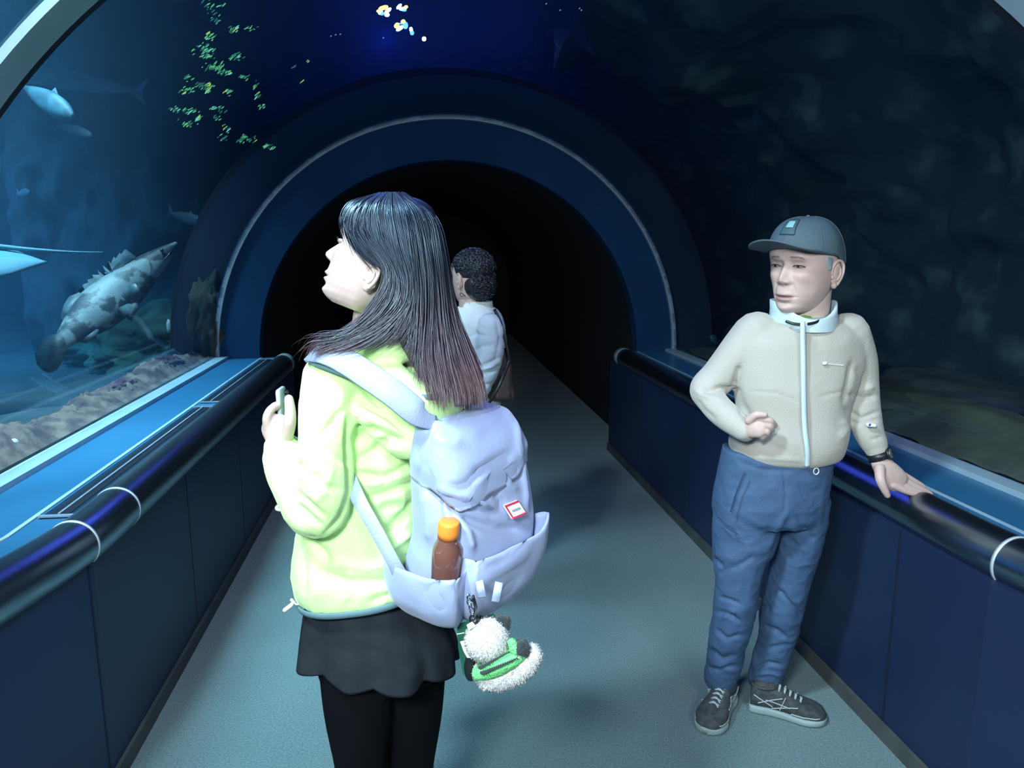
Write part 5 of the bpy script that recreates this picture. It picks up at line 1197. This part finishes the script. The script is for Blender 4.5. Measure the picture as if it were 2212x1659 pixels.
# fish
def fishmat(name, c1, c2, scale, lo, hi, rough=.5): return mat(name, c1, rough, col2=c2, scale=scale, detail=3, lo=lo, hi=hi, bump=.15, bscale=60)
M_group = fishmat('grouper_skin', (.02, .035, .045), (.17, .22, .225), 8, .47, .53); M_fin = fishmat('fin', (.03, .06, .075), (.09, .14, .16), 20, .4, .6)
def grouper():
    root = empty('grouper', PZ(230, 650, 4.7), 'large blotched grouper swimming nose-up left of the arch', 'fish')
    S = [(379, 527, 4.95, .012, .014), (366, 538, 4.93, .032, .026), (345, 556, 4.90, .056, .045), (312, 584, 4.85, .088, .066), (275, 614, 4.78, .118, .082), (243, 640, 4.72, .132, .088), (212, 668, 4.64, .128, .080), (182, 696, 4.57, .100, .062), (155, 720, 4.50, .066, .040), (135, 738, 4.45, .046, .024), (122, 750, 4.42, .040, .014)]
    T = crspline([(*PZ(*q[:3]), q[3], q[4]) for q in S], 6); ax = T[0][:3]-T[-1][:3]; ax /= np.linalg.norm(ax); dv = np.cross(FW, ax); dv /= np.linalg.norm(dv)
    if dv[2] < 0: dv = -dv
    b = MB(); b.tube([t[:3] for t in T], [(t[3]*1.18, t[4]*1.1) for t in T], 36, upv=tuple(dv)); o = b.build('body', M_group, root); nfold(o, .0015, 14)
    def fin(name, pts, m=M_fin, th=.006, sub=None):
        q = [PZ(*p) for p in pts]; k = len(q); c = sum(q)/k; b = MB(); top = [p+FW*-th*.25 for p in q]; bot = [p+FW*th*.25 for p in q]
        b.v = [tuple(p) for p in top+bot]+[tuple(c-FW*th), tuple(c+FW*th)]
        for i in range(k): j = (i+1) % k; b.f += [(i, j, 2*k), (k+j, k+i, 2*k+1), (i, k+i, k+j, j)]
        b.m = [0]*len(b.f); return b.build(name, m, root)
    fan = [(135+2, 728), (118, 722), (98, 728), (82, 742), (75, 765), (80, 788), (92, 800), (108, 806), (122, 800), (132, 785), (140, 768), (146, 752)]
    fin('tail_fin', [(x, y, 4.40) for x, y in fan])
    sp = [(206, 627), (200, 622), (203, 632)]
    sp = []
    for t in np.linspace(0, 1, 10):
        x, y = 292-102*t, 553+90*t; nx, ny = -.60, -.80; h = 24+6*math.sin(t*3); sp += [(x, y, 4.80-.2*t), (x-4+nx*h-3, y+ny*h+4, 4.80-.2*t)]
    fin('spiny_dorsal_fin', sp+[(190, 665, 4.62), (240, 622, 4.7), (296, 572, 4.82)])
    fin('soft_dorsal_fin', [(190, 640, 4.6), (170, 632, 4.58), (150, 640, 4.56), (138, 658, 4.54), (132, 680, 4.52), (135, 698, 4.5), (150, 705, 4.52), (172, 680, 4.57)])
    fin('pectoral_fin', [(262, 640, 4.60), (272, 622, 4.52), (292, 612, 4.46), (302, 624, 4.45), (298, 640, 4.46), (278, 652, 4.54)])
    fin('pelvic_fin', [(255, 665, 4.60), (285, 652, 4.54), (300, 645, 4.5), (298, 668, 4.5), (284, 694, 4.5), (266, 682, 4.56)])
    fin('anal_fin', [(178, 720, 4.52), (200, 708, 4.55), (214, 712, 4.54), (205, 732, 4.52), (186, 742, 4.50), (165, 738, 4.48)])
    b = MB(); b.ball(PZ(350, 541, 4.855), (.012, .012, .012), 14, 10); b.build('eye', M_iris, root)
    b = MB(); b.tube(crspline([PZ(378, 531, 4.925), PZ(368, 545, 4.885), PZ(356, 560, 4.86)], 4), .004, 8); b.build('mouth', M_iris, root)
    b = MB(); b.tube(crspline([PZ(322, 562, 4.80), PZ(326, 585, 4.785), PZ(318, 606, 4.80)], 4), .003, 8); b.build('gill_cover', M_fin, root)
    return root
grouper()
M_ray = mat('pale_ray', (.06, .20, .28), .7, col2=(.05, .17, .24), scale=5)
def ray():
    root = empty('stingray', PZ(-60, 560, 4.2), 'pale blue stingray gliding in at the left edge, whip tail trailing right', 'stingray')
    outl = [(108, 566), (92, 562), (70, 554), (40, 543), (5, 531), (-40, 527), (-90, 534), (-150, 552), (-185, 575), (-150, 596), (-90, 606), (-40, 606), (0, 601), (35, 592), (70, 580), (95, 572)]
    c = PZ(-45, 566, 4.2); n = len(outl); rings = []
    for s_, h in ((1.0, .002), (.93, .02), (.75, .045), (.45, .07), (.08, .08)):
        rings.append([tuple(c+(PZ(x, y, 4.2+(y-566)*-.004)-c)*s_+UP*h*.25-FW*h) for x, y in outl])
    low = [[tuple(c+(PZ(x, y, 4.2+(y-566)*-.004)-c)*s_+FW*h) for x, y in outl] for s_, h in ((.08, .03), (.45, .028), (.8, .02), (.96, .006))]
    b = MB(); b.loft(low+rings); o = b.build('disc', M_ray, root)
    b = MB(); T = crspline([PZ(-10, 532, 4.22), PZ(50, 538, 4.25), (PZ(120, 543, 4.3)), PZ(170, 545, 4.35), PZ(222, 545, 4.4)], 8); b.tube(T, list(np.linspace(.016, .003, len(T))), 10); b.build('tail', M_ray, root)
ray()
def smallfish(px0, py0, px1, py1, Z, w_, m, label, name='fish', dorsal=None, fork=True):
    root = empty(name, PZ((px0+px1)/2, (py0+py1)/2, Z), label, 'shark' if name == 'shark' else 'fish')
    A, B = PZ(px0, py0, Z), PZ(px1, py1, Z+.15); L = np.linalg.norm(B-A); ax = (B-A)/L; up = UP-ax*(UP@ax); up /= np.linalg.norm(up)
    us = np.linspace(0, 1, 20); b = MB(); b.tube([A+(B-A)*u for u in us], [(w_*math.sin(PI*min(.97, .06+u**.8*.92))**.75+.004, w_*.6*math.sin(PI*min(.97, .06+u**.8*.92))**.75+.003) for u in us], 20, upv=tuple(up)); b.build('body', m, root)
    def fin(nm, q, th=.006):
        k = len(q); c = sum(q)/k; b = MB(); b.v = [tuple(p-FW*th*.3) for p in q]+[tuple(p+FW*th*.3) for p in q]+[tuple(c-FW*th), tuple(c+FW*th)]
        for i in range(k): j = (i+1) % k; b.f += [(i, j, 2*k), (k+j, k+i, 2*k+1), (i, k+i, k+j, j)]
        b.m = [0]*len(b.f); b.build(nm, m, root)
    t = w_*1.5; fin('tail_fin', [B-ax*.02, B+ax*t+up*t*1.1, B+ax*t*.5, B+ax*t-up*t*.9])
    c = A+(B-A)*.42; fin('dorsal_fin', [c-ax*w_*.8+up*w_*.75, c+ax*w_*.3+up*w_*(dorsal or 1.5), c+ax*w_*.9+up*w_*.65])
    c = A+(B-A)*.32; fin('pectoral_fin', [c-up*w_*.3, c+ax*w_*1.2-up*w_*1.4, c+ax*w_*1.0-up*w_*.4])
M_fishc = mat('cyan_fish', (.05, .17, .22), .6, col2=(.025, .09, .13), scale=12); M_fishp = mat('pale_fish', (.14, .21, .25), .6, col2=(.09, .15, .19), scale=10); M_dimf = mat('dim_fish', (.025, .05, .08), .6)
smallfish(10, 150, 285, 196, 5.4, .075, M_fishp, 'pale shark below the near left arch rib, tail pointing right', 'shark', 2.2)
smallfish(155, 250, 55, 190, 4.4, .065, M_fishc, 'bright cyan fish under the pale shark at upper left')
smallfish(196, 292, 128, 272, 5.0, .032, M_fishp, 'small lilac-grey fish below the cyan fish')
smallfish(64, 415, 40, 419, 6.0, .03, M_fishp, 'tiny pale fish alone in open water at the far left')
smallfish(440, 482, 372, 462, 5.2, .04, M_dimf, 'dim slender fish near the dark left side of the arch')
smallfish(1536, 728, 1552, 742, 5.4, .03, M_fishc, 'small blue-white fish beside the shoulder of the man in the cap')

# small glowing beads imitate lamp light broken up by ripples
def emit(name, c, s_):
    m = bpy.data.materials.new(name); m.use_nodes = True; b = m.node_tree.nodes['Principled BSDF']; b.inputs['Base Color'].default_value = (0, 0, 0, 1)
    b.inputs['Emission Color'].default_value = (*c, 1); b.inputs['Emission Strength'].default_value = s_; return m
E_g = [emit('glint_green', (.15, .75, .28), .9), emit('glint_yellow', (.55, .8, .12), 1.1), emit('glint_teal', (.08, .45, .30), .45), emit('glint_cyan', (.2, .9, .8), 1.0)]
E_b = [emit('bead_glow_white', (.85, .95, 1.0), 6), emit('bead_glow_blue', (.10, .35, 1.0), 4), emit('bead_glow_amber', (1.0, .5, .15), 4), emit('glint_dim', (.35, .45, .55), .8)]  # glow colours of the beads imitating lamp reflections and faint specks
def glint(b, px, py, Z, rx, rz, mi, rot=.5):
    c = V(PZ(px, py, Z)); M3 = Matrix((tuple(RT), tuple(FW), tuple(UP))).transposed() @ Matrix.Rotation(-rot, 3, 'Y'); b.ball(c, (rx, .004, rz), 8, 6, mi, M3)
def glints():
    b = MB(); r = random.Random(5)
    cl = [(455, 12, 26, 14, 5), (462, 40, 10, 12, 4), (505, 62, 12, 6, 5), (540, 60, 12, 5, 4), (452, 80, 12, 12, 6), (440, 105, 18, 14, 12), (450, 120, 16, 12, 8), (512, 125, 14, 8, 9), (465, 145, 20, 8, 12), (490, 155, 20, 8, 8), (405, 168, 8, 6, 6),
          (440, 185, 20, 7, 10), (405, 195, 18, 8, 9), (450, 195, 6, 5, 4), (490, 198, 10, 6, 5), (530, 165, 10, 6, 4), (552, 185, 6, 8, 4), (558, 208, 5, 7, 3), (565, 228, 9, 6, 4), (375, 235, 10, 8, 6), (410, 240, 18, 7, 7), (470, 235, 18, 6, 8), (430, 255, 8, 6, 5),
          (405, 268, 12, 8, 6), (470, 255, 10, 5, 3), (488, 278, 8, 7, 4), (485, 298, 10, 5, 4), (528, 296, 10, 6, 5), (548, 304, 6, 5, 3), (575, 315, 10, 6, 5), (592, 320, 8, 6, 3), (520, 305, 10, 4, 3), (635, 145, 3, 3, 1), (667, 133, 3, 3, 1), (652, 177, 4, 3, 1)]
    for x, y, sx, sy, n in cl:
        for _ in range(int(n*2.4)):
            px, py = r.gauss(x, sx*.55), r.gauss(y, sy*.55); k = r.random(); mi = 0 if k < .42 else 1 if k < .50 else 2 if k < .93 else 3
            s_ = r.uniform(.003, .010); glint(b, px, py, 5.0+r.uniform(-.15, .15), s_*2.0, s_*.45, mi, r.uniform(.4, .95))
    o = b.build('glowing_glints', E_g); tag(o, 'scatter of glowing green and gold beads imitating light glints in the water at upper left', 'light glints', kind='stuff')
    b = MB()
    for px, py, a, c_, mi, rt in ((828, 17, .030, .014, 2, .3), (822, 27, .015, .012, 0, .5), (838, 23, .024, .011, 0, .7), (836, 32, .015, .012, 0, 0), (825, 29, .013, .012, 1, 0), (816, 24, .008, .008, 2, 0), (862, 14, .02, .010, 0, .8), (870, 19, .022, .011, 0, .1), (877, 15, .012, .010, 2, .2), (873, 22, .014, .008, 1, 0),
                             (857, 55, .018, .014, 2, .9), (864, 61, .026, .012, 0, .6), (871, 47, .014, .014, 2, .6), (876, 55, .014, .022, 1, 0), (866, 51, .018, .004, 1, 0), (888, 64, .010, .016, 0, .2), (890, 71, .012, .014, 1, 0), (916, 84, .012, .014, 0, 0)):
        glint(b, px, py, 5.6, a*1.35, c_*1.35, mi, rt)
    o = b.build('glowing_reflections', E_b); tag(o, 'cluster of glowing white, amber and blue beads imitating lamp reflections overhead in the dark water', 'lamp reflections', kind='stuff')
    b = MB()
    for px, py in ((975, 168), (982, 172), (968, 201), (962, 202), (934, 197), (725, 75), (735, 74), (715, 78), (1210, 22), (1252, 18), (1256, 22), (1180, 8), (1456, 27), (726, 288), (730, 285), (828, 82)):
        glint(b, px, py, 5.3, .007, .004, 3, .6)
    o = b.build('faint_glowing_glints', E_b); tag(o, 'thin sprinkle of faint glowing beads imitating light specks overhead above the arch', 'light glints', kind='stuff')
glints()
